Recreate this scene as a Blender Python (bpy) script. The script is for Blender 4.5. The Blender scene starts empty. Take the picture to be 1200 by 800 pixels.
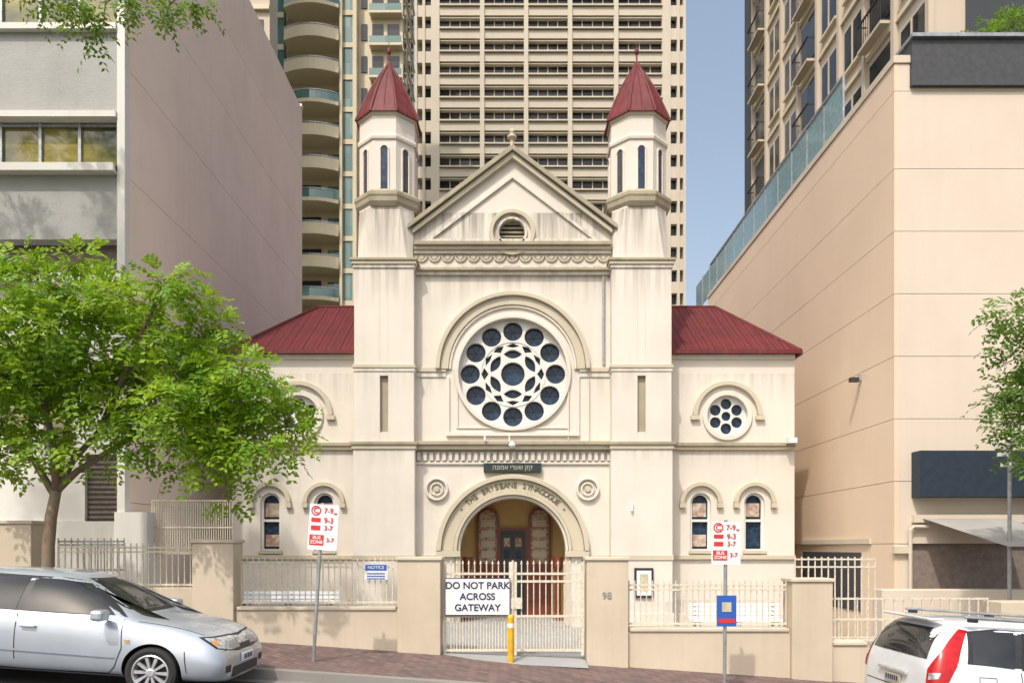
import bpy, bmesh, math, random
from mathutils import Vector, Matrix
from mathutils.bvhtree import BVHTree
random.seed(11)
F = 867.0      # camera focal length in image pixels
EZ = 1.94      # camera eye level above the gate threshold
SL = 0.068     # fall of the street
def X(u, d): return (u-600.0)*d/F  # u and v are image pixel coordinates, d is depth from the camera
def Z(v, d): return EZ+(640.0-v)*d/F
def L(d, pts): return [(X(u, d), Z(v, d)) for u, v in pts]
scene = bpy.context.scene
col = scene.collection

# ------------------------------------------------------------------ materials
def newmat(name):
    m = bpy.data.materials.new(name); m.use_nodes = True
    nt = m.node_tree; b = nt.nodes['Principled BSDF']
    return m, nt, b
def N(nt, t, **kw):
    n = nt.nodes.new(t)
    for k, v in kw.items(): setattr(n, k, v)
    return n
def noise(nt, vec, scale, detail=4, rough=0.55):
    n = N(nt, 'ShaderNodeTexNoise'); n.inputs['Scale'].default_value = scale
    n.inputs['Detail'].default_value = detail; n.inputs['Roughness'].default_value = rough
    nt.links.new(vec, n.inputs['Vector']); return n.outputs['Fac']
def mapping(nt, vec, sc):
    m = N(nt, 'ShaderNodeMapping'); m.inputs['Scale'].default_value = sc
    nt.links.new(vec, m.inputs['Vector']); return m.outputs['Vector']
def maprange(nt, val, a, b, c=0.0, d=1.0):
    m = N(nt, 'ShaderNodeMapRange'); m.inputs[1].default_value = a; m.inputs[2].default_value = b
    m.inputs[3].default_value = c; m.inputs[4].default_value = d
    nt.links.new(val, m.inputs[0]); return m.outputs[0]
def mix(nt, fac, a, b, mode='MIX'):
    m = N(nt, 'ShaderNodeMix'); m.data_type = 'RGBA'; m.blend_type = mode
    for s, v in ((0, fac), (6, a), (7, b)):
        if isinstance(v, (int, float)): m.inputs[s].default_value = v
        elif isinstance(v, tuple): m.inputs[s].default_value = (*v, 1) if len(v) == 3 else v
        else: nt.links.new(v, m.inputs[s])
    return m.outputs[2]
def math_(nt, op, a, b=None):
    m = N(nt, 'ShaderNodeMath', operation=op)
    for i, v in enumerate((a, b)):
        if v is None: continue
        if isinstance(v, (int, float)): m.inputs[i].default_value = v
        else: nt.links.new(v, m.inputs[i])
    return m.outputs[0]
def bump(nt, b, h, strength, dist=0.02):
    n = N(nt, 'ShaderNodeBump'); n.inputs['Strength'].default_value = strength
    n.inputs['Distance'].default_value = dist
    nt.links.new(h, n.inputs['Height']); nt.links.new(n.outputs[0], b.inputs['Normal'])
def plaster(name, base, stain, amt=0.4, rough=0.85, bands=(), bandstain=(0.25, 0.23, 0.19), fine=60, bs=0.25, streak=0.3, low=None):
    m, nt, b = newmat(name)
    co = N(nt, 'ShaderNodeTexCoord').outputs['Object']
    n1 = maprange(nt, noise(nt, co, 0.55, 5, 0.6), 0.42, 0.72)
    n2 = maprange(nt, noise(nt, mapping(nt, co, (2.2, 2.2, 0.16)), 1.6, 5, 0.65), 0.48, 0.8)
    n3 = noise(nt, co, fine, 3)
    c = mix(nt, math_(nt, 'MULTIPLY', n1, amt), base, stain)
    c = mix(nt, math_(nt, 'MULTIPLY', n2, streak), c, stain)
    sep = N(nt, 'ShaderNodeSeparateXYZ'); nt.links.new(co, sep.inputs[0])
    st = maprange(nt, noise(nt, mapping(nt, co, (4.5, 4.5, 0.22)), 1.7, 4, 0.6), 0.40, 0.68)
    for zc, h, k in bands:
        up = math_(nt, 'LESS_THAN', sep.outputs[2], zc)
        g = maprange(nt, sep.outputs[2], zc-h, zc)
        f = math_(nt, 'MULTIPLY', math_(nt, 'MULTIPLY', up, g), math_(nt, 'MULTIPLY', st, k))
        c = mix(nt, f, c, bandstain)
    c = mix(nt, 0.12, c, mix(nt, n3, (0.25, 0.25, 0.25), (1, 1, 1)), 'MULTIPLY')
    nt.links.new(c, b.inputs['Base Color']); b.inputs['Roughness'].default_value = rough
    bump(nt, b, math_(nt, 'ADD', n3, noise(nt, co, 9, 3)), bs, 0.01)
    return m
def simple(name, colr, rough=0.5, metal=0.0, var=0.15, scale=8, spec=None, coat=0):
    m, nt, b = newmat(name)
    co = N(nt, 'ShaderNodeTexCoord').outputs['Object']
    f = noise(nt, co, scale, 4)
    dark = tuple(c*(1-var*2) for c in colr)
    nt.links.new(mix(nt, maprange(nt, f, 0.35, 0.7), colr, dark), b.inputs['Base Color'])
    b.inputs['Roughness'].default_value = rough; b.inputs['Metallic'].default_value = metal
    if coat: b.inputs['Coat Weight'].default_value = coat; b.inputs['Coat Roughness'].default_value = 0.04
    return m
def glass(name, a, bcol, scale=(0.5, 0.5, 0.35), rough=0.06, cell=None, spec=0.8):
    m, nt, b = newmat(name)
    co = N(nt, 'ShaderNodeTexCoord').outputs['Object']
    v = mapping(nt, co, scale)
    if cell:
        vo = N(nt, 'ShaderNodeTexWhiteNoise'); sn = N(nt, 'ShaderNodeVectorMath', operation='FLOOR')
        nt.links.new(v, sn.inputs[0]); nt.links.new(sn.outputs[0], vo.inputs[0]); f = vo.outputs['Value']
    else: f = maprange(nt, noise(nt, v, 1.0, 3), 0.35, 0.65)
    nt.links.new(mix(nt, f, a, bcol), b.inputs['Base Color'])
    b.inputs['Roughness'].default_value = rough; b.inputs['Specular IOR Level'].default_value = spec
    bump(nt, b, noise(nt, co, 0.9, 2), 0.08, 0.05)
    return m
D0 = 18.15
M = {}
M['render'] = plaster('cream_render', (0.70, 0.645, 0.57), (0.50, 0.455, 0.385), 0.35, bands=[
    (Z(305, D0), 1.2, 0.6), (Z(242, D0), 1.4, 1.0), (Z(520, D0), 0.6, 0.4), (Z(429, D0), 0.8, 0.4), (Z(652, D0)-1.1, 1.0, 0.35)], bs=0.2, streak=0.26)
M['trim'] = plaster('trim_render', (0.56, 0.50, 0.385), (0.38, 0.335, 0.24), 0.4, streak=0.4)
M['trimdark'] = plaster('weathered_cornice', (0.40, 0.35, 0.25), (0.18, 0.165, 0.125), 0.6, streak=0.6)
M['wallbeige'] = plaster('beige_boundary_render', (0.60, 0.515, 0.40), (0.42, 0.355, 0.26), 0.5, streak=0.4)
M['capping'] = plaster('wall_capping', (0.63, 0.555, 0.45), (0.38, 0.33, 0.25), 0.5)
M['leftside'] = plaster('pink_painted_wall', (0.88, 0.73, 0.63), (0.74, 0.59, 0.50), 0.5, streak=0.35)
M['joint'] = simple('joint_dark', (0.25, 0.2, 0.17), 0.9)
M['pebble'] = plaster('pebble_concrete', (0.40, 0.40, 0.38), (0.28, 0.275, 0.26), 0.5, fine=22, bs=0.7)
M['white'] = plaster('white_paint_render', (0.73, 0.71, 0.67), (0.54, 0.52, 0.48), 0.4)
M['rightwall'] = plaster('tan_painted_precast', (0.74, 0.585, 0.435), (0.64, 0.50, 0.365), 0.4, streak=0.25)
M['rightfront'] = plaster('tan_front_precast', (0.66, 0.57, 0.47), (0.56, 0.475, 0.385), 0.4, streak=0.25)
M['tower'] = plaster('tower_precast', (0.58, 0.515, 0.415), (0.47, 0.41, 0.325), 0.3, bs=0.05)
M['apt'] = plaster('apartment_cream', (0.66, 0.575, 0.41), (0.55, 0.47, 0.335), 0.3, bs=0.05)
M['rtower'] = plaster('right_tower_render', (0.54, 0.46, 0.365), (0.43, 0.365, 0.29), 0.3, bs=0.05)
M['darkwall'] = simple('charcoal_wall', (0.06, 0.062, 0.068), 0.6)
M['awning'] = simple('navy_awning', (0.02, 0.035, 0.055), 0.6)
M['glassdark'] = glass('tower_glass', (0.015, 0.018, 0.022), (0.07, 0.072, 0.075), (0.35, 0.35, 0.3), cell=True, spec=0.3)
M['glassgreen'] = glass('green_glass', (0.05, 0.13, 0.12), (0.16, 0.26, 0.24), (0.6, 0.6, 0.6), cell=True)
M['glassoffice'] = glass('office_glass', (0.05, 0.06, 0.03), (0.30, 0.25, 0.07), (0.9, 0.9, 1.6))  # olive-yellow patches: reflections painted into the glass colour
M['rose'] = glass('leaded_glass', (0.008, 0.022, 0.05), (0.03, 0.055, 0.095), (9, 9, 9), 0.2, spec=0.4)
M['stained'] = glass('stained_panel', (0.30, 0.16, 0.12), (0.55, 0.5, 0.4), (7, 7, 7), 0.4)
M['balglass'] = simple('balustrade_glass', (0.22, 0.36, 0.40), 0.08, 0.0)
M['ochre'] = simple('ochre_paint', (0.54, 0.37, 0.15), 0.7, var=0.06, scale=2)
M['redbrown'] = simple('polished_column', (0.20, 0.05, 0.03), 0.3)
M['mosaic'] = glass('mosaic_tablet', (0.34, 0.06, 0.03), (0.40, 0.42, 0.30), (16, 16, 16), 0.6, cell=True)
M['iron'] = simple('cream_painted_steel', (0.70, 0.63, 0.51), 0.5, scale=20)
M['lightsteel'] = simple('pale_grey_steel', (0.60, 0.62, 0.60), 0.5, scale=20)
M['blackiron'] = simple('black_steel', (0.03, 0.03, 0.03), 0.5)
M['galv'] = simple('galvanised_steel', (0.42, 0.44, 0.45), 0.45, 0.6)
M['signwhite'] = simple('sign_white', (0.74, 0.75, 0.76), 0.4, var=0.03)
M['navy'] = simple('navy_paint', (0.02, 0.03, 0.10), 0.5)
M['signred'] = simple('sign_red', (0.60, 0.03, 0.03), 0.45, var=0.03)
M['signblue'] = simple('sign_blue', (0.02, 0.10, 0.42), 0.45, var=0.03)
M['yellow'] = simple('yellow_paint', (0.75, 0.42, 0.02), 0.5)
M['greenplaque'] = simple('dark_bronze_green', (0.018, 0.035, 0.035), 0.4)
M['gold'] = simple('gold_letter', (0.55, 0.5, 0.35), 0.4)
M['letter'] = simple('arch_lettering', (0.14, 0.115, 0.07), 0.6)
M['benchwhite'] = simple('bench_white', (0.75, 0.78, 0.82), 0.45, var=0.04)
M['bark'] = plaster('bark', (0.24, 0.18, 0.12), (0.11, 0.085, 0.06), 0.8, fine=30, bs=0.8)
M['conc'] = plaster('concrete', (0.36, 0.35, 0.33), (0.24, 0.23, 0.21), 0.5)
def roofmat(name, ribs):
    m, nt, b = newmat(name)
    co = N(nt, 'ShaderNodeTexCoord').outputs['Object']
    f = maprange(nt, noise(nt, co, 2.0, 5), 0.3, 0.75)
    c = mix(nt, f, (0.150, 0.022, 0.024), (0.095, 0.020, 0.022))
    b.inputs['Roughness'].default_value = 0.6; b.inputs['Specular IOR Level'].default_value = 0.3
    if ribs:
        w = N(nt, 'ShaderNodeTexWave', wave_type='BANDS', bands_direction='X'); w.inputs['Scale'].default_value = 2.6
        nt.links.new(co, w.inputs['Vector']); bump(nt, b, w.outputs['Fac'], 0.8, 0.03)
    else:
        st = maprange(nt, noise(nt, mapping(nt, co, (6, 6, 0.6)), 1.5, 4), 0.45, 0.75)
        c = mix(nt, math_(nt, 'MULTIPLY', st, 0.45), c, (0.20, 0.08, 0.07))
    nt.links.new(c, b.inputs['Base Color'])
    return m
M['roof'] = roofmat('red_corrugated_roof', True); M['spire'] = roofmat('red_spire_sheet', False)
def paving():
    m, nt, b = newmat('brick_paving')
    co = N(nt, 'ShaderNodeTexCoord').outputs['Object']
    mp = N(nt, 'ShaderNodeMapping'); mp.inputs['Rotation'].default_value = (0, 0, math.radians(45))
    nt.links.new(co, mp.inputs['Vector'])
    br = N(nt, 'ShaderNodeTexBrick'); br.inputs['Scale'].default_value = 1.0
    br.inputs['Brick Width'].default_value = 0.23; br.inputs['Row Height'].default_value = 0.115
    br.inputs['Mortar Size'].default_value = 0.009
    br.inputs['Color1'].default_value = (0.22, 0.135, 0.12, 1); br.inputs['Color2'].default_value = (0.11, 0.075, 0.07, 1)
    br.inputs['Mortar'].default_value = (0.05, 0.045, 0.042, 1)
    nt.links.new(mp.outputs[0], br.inputs['Vector'])
    f = maprange(nt, noise(nt, co, 1.2, 6, 0.65), 0.35, 0.7)
    c = mix(nt, math_(nt, 'MULTIPLY', f, 0.5), br.outputs['Color'], (0.12, 0.10, 0.095))
    nt.links.new(c, b.inputs['Base Color']); b.inputs['Roughness'].default_value = 0.85
    bump(nt, b, br.outputs['Fac'], -0.4, 0.01); return m
M['paving'] = paving()
M['asphalt'] = plaster('asphalt', (0.055, 0.055, 0.058), (0.035, 0.035, 0.037), 0.6, fine=90, bs=0.6)
M['court'] = plaster('courtyard_paving', (0.33, 0.34, 0.34), (0.22, 0.22, 0.21), 0.5)
M['grass'] = plaster('ground_soil', (0.10, 0.10, 0.06), (0.07, 0.09, 0.04), 0.6, bs=0.8)
M['kerb'] = plaster('kerb_concrete', (0.26, 0.245, 0.225), (0.17, 0.16, 0.145), 0.5)
def leafmat(name, c1, c2, c3, tc=(0.34, 0.46, 0.02)):
    m, nt, b = newmat(name)
    g = N(nt, 'ShaderNodeNewGeometry')
    co = N(nt, 'ShaderNodeTexCoord').outputs['Object']
    c = mix(nt, g.outputs['Random Per Island'], c1, c2)
    c = mix(nt, maprange(nt, noise(nt, co, 1.3, 3), 0.42, 0.65), c, c3)
    nt.links.new(c, b.inputs['Base Color']); b.inputs['Roughness'].default_value = 0.5
    tr = N(nt, 'ShaderNodeBsdfTranslucent'); nt.links.new(mix(nt, 0.5, c, tc), tr.inputs['Color'])
    ms = N(nt, 'ShaderNodeMixShader'); ms.inputs[0].default_value = 0.45
    nt.links.new(b.outputs[0], ms.inputs[1]); nt.links.new(tr.outputs[0], ms.inputs[2])
    nt.links.new(ms.outputs[0], nt.nodes['Material Output'].inputs['Surface']); return m
M['leaf'] = leafmat('bright_leaf', (0.20, 0.36, 0.015), (0.34, 0.50, 0.025), (0.12, 0.27, 0.012))
M['leafdark'] = leafmat('dark_leaf', (0.08, 0.19, 0.025), (0.15, 0.28, 0.04), (0.05, 0.13, 0.02))

# ------------------------------------------------------------------ mesh helpers
def group(name):
    e = bpy.data.objects.new(name, None); e.empty_display_size = 0.3; col.objects.link(e); return e
class MB:
    def __init__(s): s.v = []; s.f = []; s.m = []; s.mats = []
    def mi(s, mat):
        if mat not in s.mats: s.mats.append(mat)
        return s.mats.index(mat)
    def add(s, vs, fs, mat):
        o = len(s.v); s.v += [tuple(v) for v in vs]; k = s.mi(mat)
        for f in fs: s.f.append(tuple(o+i for i in f)); s.m.append(k)
    def box(s, x0, x1, y0, y1, z0, z1, mat, dz=0.0):
        if x0 > x1: x0, x1 = x1, x0
        if z0 > z1: z0, z1 = z1, z0
        if y0 > y1: y0, y1 = y1, y0
        vs = [(x0, y0, z0), (x1, y0, z0-dz), (x1, y1, z0-dz), (x0, y1, z0), (x0, y0, z1), (x1, y0, z1-dz), (x1, y1, z1-dz), (x0, y1, z1)]
        s.add(vs, [(0, 3, 2, 1), (4, 5, 6, 7), (0, 1, 5, 4), (1, 2, 6, 5), (2, 3, 7, 6), (3, 0, 4, 7)], mat)
    def eb(s, d, u0, u1, v0, v1, y0, y1, mat):
        s.box(X(u0, d), X(u1, d), y0, y1, Z(v1, d), Z(v0, d), mat)
    def prism(s, poly, y0, y1, mat):
        n = len(poly)
        vs = [(x, y0, z) for x, z in poly]+[(x, y1, z) for x, z in poly]
        fs = [tuple(range(n)), tuple(range(2*n-1, n-1, -1))]+[(i, i+n, (i+1) % n+n, (i+1) % n) for i in range(n)]
        s.add(vs, fs, mat)
    def tube(s, pts, rad, mat, n=6, cap=True):
        pts = [Vector(p) for p in pts]; rings = []
        if not isinstance(rad, (list, tuple)): rad = [rad]*len(pts)
        for i, p in enumerate(pts):
            t = (pts[min(i+1, len(pts)-1)]-pts[max(i-1, 0)]).normalized()
            a = t.cross(Vector((0.13, 0.97, 0.2))).normalized()
            if a.length < 0.1: a = Vector((1, 0, 0))
            b = t.cross(a).normalized()
            rings.append([p+(a*math.cos(q)+b*math.sin(q))*rad[i] for q in [2*math.pi*k/n for k in range(n)]])
        vs = [v for r in rings for v in r]; fs = []
        for i in range(len(pts)-1):
            for k in range(n):
                fs.append((i*n+k, i*n+(k+1) % n, (i+1)*n+(k+1) % n, (i+1)*n+k))
        if cap: fs += [tuple(range(n-1, -1, -1)), tuple((len(pts)-1)*n+k for k in range(n))]
        s.add(vs, fs, mat)
    def lathe(s, c, prof, mat, n=16, axis='z', rot=0.0, caps=True):
        vs = []; fs = []
        for r, h in prof:
            for k in range(n):
                q = rot+2*math.pi*k/n
                if axis == 'z': vs.append((c[0]+r*math.cos(q), c[1]+r*math.sin(q), c[2]+h))
                else: vs.append((c[0]+r*math.cos(q), c[1]+h, c[2]+r*math.sin(q)))
        for i in range(len(prof)-1):
            for k in range(n): fs.append((i*n+k, i*n+(k+1) % n, (i+1)*n+(k+1) % n, (i+1)*n+k))
        if caps: fs += [tuple(range(n-1, -1, -1)), tuple((len(prof)-1)*n+k for k in range(n))]
        s.add(vs, fs, mat)
    def build(s, name, parent=None, bevel=0.0, smooth=False):
        me = bpy.data.meshes.new(name); me.from_pydata(s.v, [], s.f)
        for m in s.mats: me.materials.append(m)
        me.polygons.foreach_set('material_index', s.m)
        if smooth: me.polygons.foreach_set('use_smooth', [True]*len(me.polygons))
        me.update()
        bm = bmesh.new(); bm.from_mesh(me); bmesh.ops.recalc_face_normals(bm, faces=bm.faces); bm.to_mesh(me); bm.free()
        o = bpy.data.objects.new(name, me); col.objects.link(o)
        if parent: o.parent = parent
        if bevel:
            b = o.modifiers.new('bevel', 'BEVEL'); b.width = bevel; b.segments = 2; b.limit_method = 'ANGLE'; b.angle_limit = math.radians(50)
        return o
def circ(cx, cz, r, n=32, a0=0, sx=1, sz=1): return [(cx+sx*r*math.cos(a0+2*math.pi*k/n), cz+sz*r*math.sin(a0+2*math.pi*k/n)) for k in range(n)]
def archloop(cx, zs, r, zb, n=24):
    return [(cx-r, zb), (cx+r, zb)]+[(cx+r*math.cos(math.pi*k/n), zs+r*math.sin(math.pi*k/n)) for k in range(n+1)]
def band(cx, cz, r0, r1, a0=0, a1=math.pi, n=28):
    A = [a0+(a1-a0)*k/n for k in range(n+1)]
    return [(cx+r1*math.cos(a), cz+r1*math.sin(a)) for a in A]+[(cx+r0*math.cos(a), cz+r0*math.sin(a)) for a in reversed(A)]
def plate(name, loops, yf, th, mat, parent, bevel=0.0):
    cu = bpy.data.curves.new(name, 'CURVE'); cu.dimensions = '2D'; cu.fill_mode = 'BOTH'
    cu.extrude = th/2-bevel; cu.bevel_depth = bevel; cu.bevel_resolution = 1
    if bevel: cu.offset = -bevel
    for lp in loops:
        sp = cu.splines.new('POLY'); sp.points.add(len(lp)-1)
        for i, (x, z) in enumerate(lp): sp.points[i].co = (x, z, 0, 1)
        sp.use_cyclic_u = True
    o = bpy.data.objects.new(name+'_c', cu); col.objects.link(o)
    dg = bpy.context.evaluated_depsgraph_get(); me = bpy.data.meshes.new_from_object(o.evaluated_get(dg))
    me.name = name; bpy.data.objects.remove(o)
    me.transform(Matrix.Translation((0, yf+th/2, 0)) @ Matrix.Rotation(math.pi/2, 4, 'X'))
    me.materials.clear(); me.materials.append(mat)
    ob = bpy.data.objects.new(name, me); col.objects.link(ob); ob.parent = parent; return ob
def text(name, body, size, loc, mat, parent, ext=0.004, rotz=0.0, roty=0.0, align='CENTER', sx=1.0):
    cu = bpy.data.curves.new(name, 'FONT'); cu.body = body; cu.size = size; cu.extrude = ext
    cu.align_x = align; cu.align_y = 'CENTER'; cu.materials.append(mat)
    o = bpy.data.objects.new(name, cu); col.objects.link(o)
    o.matrix_world = Matrix.Translation(loc) @ Matrix.Rotation(rotz, 4, 'Z') @ Matrix.Rotation(roty, 4, 'Y') @ Matrix.Rotation(math.pi/2, 4, 'X') @ Matrix.Diagonal((sx, 1, 1, 1))
    if parent: o.parent = parent; o.matrix_parent_inverse = parent.matrix_world.inverted()
    return o

# ------------------------------------------------------------------ ground
KY = 10.62; WY = 12.84
def sl(x): return -SL*max(-70, min(70, x))
xs = [-700, -70, -40, -20, -8.3, -8.2, 0, 8.1, 8.2, 20, 40, 70, 700]
ys = [-700, -60, -2.0, KY+0.3, 12.9, 13.25, 40, 120, 900]
g = MB(); vs = []
for y in ys:
    for x in xs:
        if y < 12.95: z = sl(x)-0.35
        elif abs(x) < 8.21: z = -0.04*x-0.14
        else: z = sl(x)-0.1
        vs.append((x, y, z))
nx = len(xs); g.add(vs, [(j*nx+i, j*nx+i+1, (j+1)*nx+i+1, (j+1)*nx+i) for j in range(len(ys)-1) for i in range(nx-1)], M['grass'])
g.build('ground')
def sheet(name, x0, x1, y0, y1, z0, z1, mat, th=0.25):
    b = MB(); n = 8
    for i in range(n):
        a = x0+(x1-x0)*i/n; c = x0+(x1-x0)*(i+1)/n
        vv = [(a, y0, sl(a)+z0-th), (c, y0, sl(c)+z0-th), (c, y1, sl(c)+z1-th), (a, y1, sl(a)+z1-th), (a, y0, sl(a)+z0), (c, y0, sl(c)+z0), (c, y1, sl(c)+z1), (a, y1, sl(a)+z1)]
        b.add(vv, [(4, 5, 6, 7), (0, 1, 5, 4), (2, 3, 7, 6)], mat)
    return b.build(name)
sheet('road', -70, 70, -1.2, KY-0.45, -0.10, -0.16, M['asphalt'])
sheet('gutter', -70, 70, KY-0.45, KY-0.15, -0.16, -0.175, M['kerb'])
sheet('kerb', -70, 70, KY-0.15, KY, -0.04, -0.035, M['kerb'])
sheet('kerb', -70, 70, -1.35, -1.2, 0.02, 0.02, M['kerb'])
sheet('pavement', -70, 70, KY, WY+0.2, -0.035, 0.0, M['paving'])
sheet('pavement', -70, 70, -6, -1.35, 0.03, 0.02, M['paving'])
mk = MB()
for k in range(-14, 15):
    a = k*4.5; mk.box(a, a+2.2, 4.55, 4.67, sl(a)-0.126, sl(a)-0.122, M['signwhite'], dz=SL*2.2)
mk.build('road_marking')
c = MB(); 
c.add([(-8.2, 13.05, -0.04*-8.2), (8.15, 13.05, -0.04*8.15), (8.15, 19.2, -0.04*8.15), (-8.2, 19.2, -0.04*-8.2)], [(0, 1, 2, 3)], M['court']); c.build('courtyard_paving')

# ------------------------------------------------------------------ synagogue
syn = group('synagogue')
d = 18.5; k = d/F
cx, cxz = X(601, d), 0
roseZ = Z(437, d); archZ = Z(645, d)
wall = L(d, [(483, 745), (719, 745), (719, 268), (600.5, 184), (483, 268)])
plate('center_wall', [wall, archloop(cx, archZ, 62*k, Z(744, d)), circ(cx, roseZ, 65*k, 48), circ(X(600, d), Z(273, d), 15*k, 24)], 18.5, 0.35, M['render'], syn)
body = MB()
body.box(X(484, d), X(718, d), 20.6, 36, -0.5, Z(268, d), M['render'])
plate('nave_cheek', [L(d, [(484, 268), (718, 268), (600.5, 186)])], 18.9, 17.0, M['render'], syn)
rb = MB()
ap = (X(600.5, d), Z(180, d)); 
for sgn, ue in ((-1, 480), (1, 721)):
    e = (X(ue, d), Z(264, d))
    rb.add([(ap[0], 18.86, ap[1]+0.02), (e[0], 18.86, e[1]+0.02), (e[0], 36.2, e[1]+0.02), (ap[0], 36.2, ap[1]+0.02),
            (ap[0], 18.86, ap[1]+0.08), (e[0], 18.86, e[1]+0.08), (e[0], 36.2, e[1]+0.08), (ap[0], 36.2, ap[1]+0.08)],
           [(0, 1, 2, 3), (4, 7, 6, 5), (0, 4, 5, 1), (1, 5, 6, 2), (2, 6, 7, 3)], M['roof'])
dw = 18.9; kw = dw/F
for side, (u0, u1) in (('left', (272, 416)), ('right', (786, 931))):
    r = [(u0, 745), (u1, 745), (u1, 411), (u0, 411)]
    ru = 852 if side == 'right' else 350
    wus = (821, 884) if side == 'right' else (317, 380)
    holes = [circ(X(ru, dw), Z(487, dw), 24*kw, 32)]+[archloop(X(u, dw), Z(589, dw), 12*kw, Z(645, dw), 16) for u in wus]
    plate(side+'_wing_wall', [L(dw, r)]+holes, 18.9, 0.3, M['render'], syn)
    xx0, xx1 = sorted((X(u0, dw), X(u1, dw)))
    body.box(xx0+0.01, xx1-0.01, 19.35, 33, -0.6, Z(413, dw), M['render'])
    body.box(xx0+0.003, xx0+0.3, 19.2, 19.35, -0.6, Z(413, dw), M['render']); body.box(xx1-0.3, xx1-0.003, 19.2, 19.35, -0.6, Z(413, dw), M['render'])
    ze = Z(412, dw); o0 = xx0-0.12 if side == 'left' else xx1+0.12
    inn = xx1 if side == 'left' else xx0
    yr = 21.6; zr = EZ+(640-360)*yr/F; xr = X(372 if side == 'left' else 838, yr)
    A = (o0, 18.78, ze); B = (inn, 18.78, ze); C = (inn, yr, zr); Dp = (xr, yr, zr); E_ = (o0, 33, ze); Fp = (xr, 30.5, zr); G = (inn, 30.5, zr); H_ = (inn, 33, ze)
    rb.add([A, B, C, Dp, E_, Fp, G, H_], [(0, 1, 2, 3), (0, 3, 5, 4), (3, 2, 6, 5), (4, 5, 6, 7)], M['roof'])
    rb.tube([A, Dp], 0.05, M['spire']); rb.tube([Dp, (inn, yr, zr)], 0.05, M['spire'])
    nr = int(abs(inn-o0)/0.19)
    for i in range(1, nr):
        xx = o0+(inn-o0)*i/nr; tt = min(1.0, abs(xx-o0)/max(0.01, abs(xr-o0)))
        rb.tube([(xx, 18.79, ze+0.006), (xx, 18.78+(yr-18.78)*tt, ze+(zr-ze)*tt)], 0.012, M['roof'], 4)
    rb.box(min(o0, inn), max(o0, inn), 18.70, 18.77, ze-0.09, ze+0.01, M['spire'])
    rb.box(o0-0.05 if side == 'left' else o0-0.02, o0+0.02 if side == 'left' else o0+0.05, 18.78, 33, ze-0.09, ze+0.01, M['spire'])
    t = MB()
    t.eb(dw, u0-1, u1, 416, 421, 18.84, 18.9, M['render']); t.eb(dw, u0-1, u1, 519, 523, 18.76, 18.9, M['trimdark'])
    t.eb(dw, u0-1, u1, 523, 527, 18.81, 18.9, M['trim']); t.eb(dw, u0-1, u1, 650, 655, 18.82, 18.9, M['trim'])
    t.eb(dw, u0-1, u1, 718, 745, 18.80, 18.9, M['render'])
    t.build(side+'_wing_mouldings', syn, 0.008)
    rx, rz = X(ru, dw), Z(487, dw)
    plate(side+'_rose_surround', [circ(rx, rz, 29*kw, 40), circ(rx, rz, 23.5*kw, 40)], 18.84, 0.08, M['render'], syn, 0.01)
    hl = [circ(rx, rz, 24.5*kw, 40), circ(rx, rz, 5.5*kw, 16)]+[circ(rx+14.5*kw*math.cos(a), rz+14.5*kw*math.sin(a), 6.5*kw, 20) for a in [math.pi/6+i*math.pi/3 for i in range(6)]]
    plate(side+'_rose_tracery', hl, 18.98, 0.08, M['white'], syn, 0.004)
    plate(side+'_rose_hood', [band(rx, rz, 35*kw, 40.5*kw)], 18.80, 0.12, M['trim'], syn, 0.012)
    gl = MB(); gl.prism(circ(rx, rz, 25*kw, 32), 19.08, 19.1, M['rose'])
    for u in (ru-38, ru+38): gl.eb(dw, u-5, u+5, 487, 492, 18.80, 18.9, M['trim'])
    for u in wus:
        wx, wz, wb = X(u, dw), Z(589, dw), Z(645, dw)
        plate(side+'_window_hood', [band(wx, wz, 19.5*kw, 24.5*kw)], 18.80, 0.12, M['trim'], syn, 0.012)
        plate(side+'_window_frame', [archloop(wx, wz, 11.9*kw, wb, 18), archloop(wx, wz, 9.3*kw, wb+0.05, 18)], 18.97, 0.07, M['white'], syn)
        gl.prism(archloop(wx, wz, 10.5*kw, wb, 18), 19.08, 19.1, M['rose'])
        gl.box(wx-9.4*kw, wx+9.4*kw, 18.985, 19.06, Z(611, dw), Z(608, dw), M['white'])
        gl.box(wx-8*kw, wx+8*kw, 19.05, 19.075, Z(605, dw), Z(589, dw), M['stained'])
        gl.box(wx-8*kw, wx+8*kw, 19.05, 19.075, Z(640, dw), Z(626, dw), M['stained'] if u != wus[1] else M['rose'])
        gl.box(wx-14*kw, wx+14*kw, 18.83, 19.0, wb-0.07, wb, M['trim'])
        for s_ in (-1, 1): gl.box(wx+s_*22*kw-3.2*kw, wx+s_*22*kw+3.2*kw, 18.79, 18.9, wz-0.12, wz-0.002, M['trim'])
    gl.build(side+'_wing_windows', syn)
body.build('nave_and_wing_body', syn); rb.build('red_metal_roofs', syn)
t = MB()
def cb(u0, u1, v0, v1, proud, mat, extra=0.0): t.eb(d, u0, u1, v0, v1, 18.5-proud, 18.5, mat)
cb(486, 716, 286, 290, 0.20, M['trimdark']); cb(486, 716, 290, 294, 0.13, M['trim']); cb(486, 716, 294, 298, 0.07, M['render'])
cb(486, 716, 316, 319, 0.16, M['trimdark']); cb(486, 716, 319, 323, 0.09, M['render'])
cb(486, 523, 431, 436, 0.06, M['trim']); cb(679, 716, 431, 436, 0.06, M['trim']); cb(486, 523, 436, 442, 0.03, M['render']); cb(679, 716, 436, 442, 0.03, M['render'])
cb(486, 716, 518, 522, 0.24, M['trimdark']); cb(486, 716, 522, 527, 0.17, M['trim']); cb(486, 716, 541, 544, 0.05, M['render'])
u = 489
while u < 713: cb(u, u+4.2, 530, 540, 0.08, M['render']); u += 7.4
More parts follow.
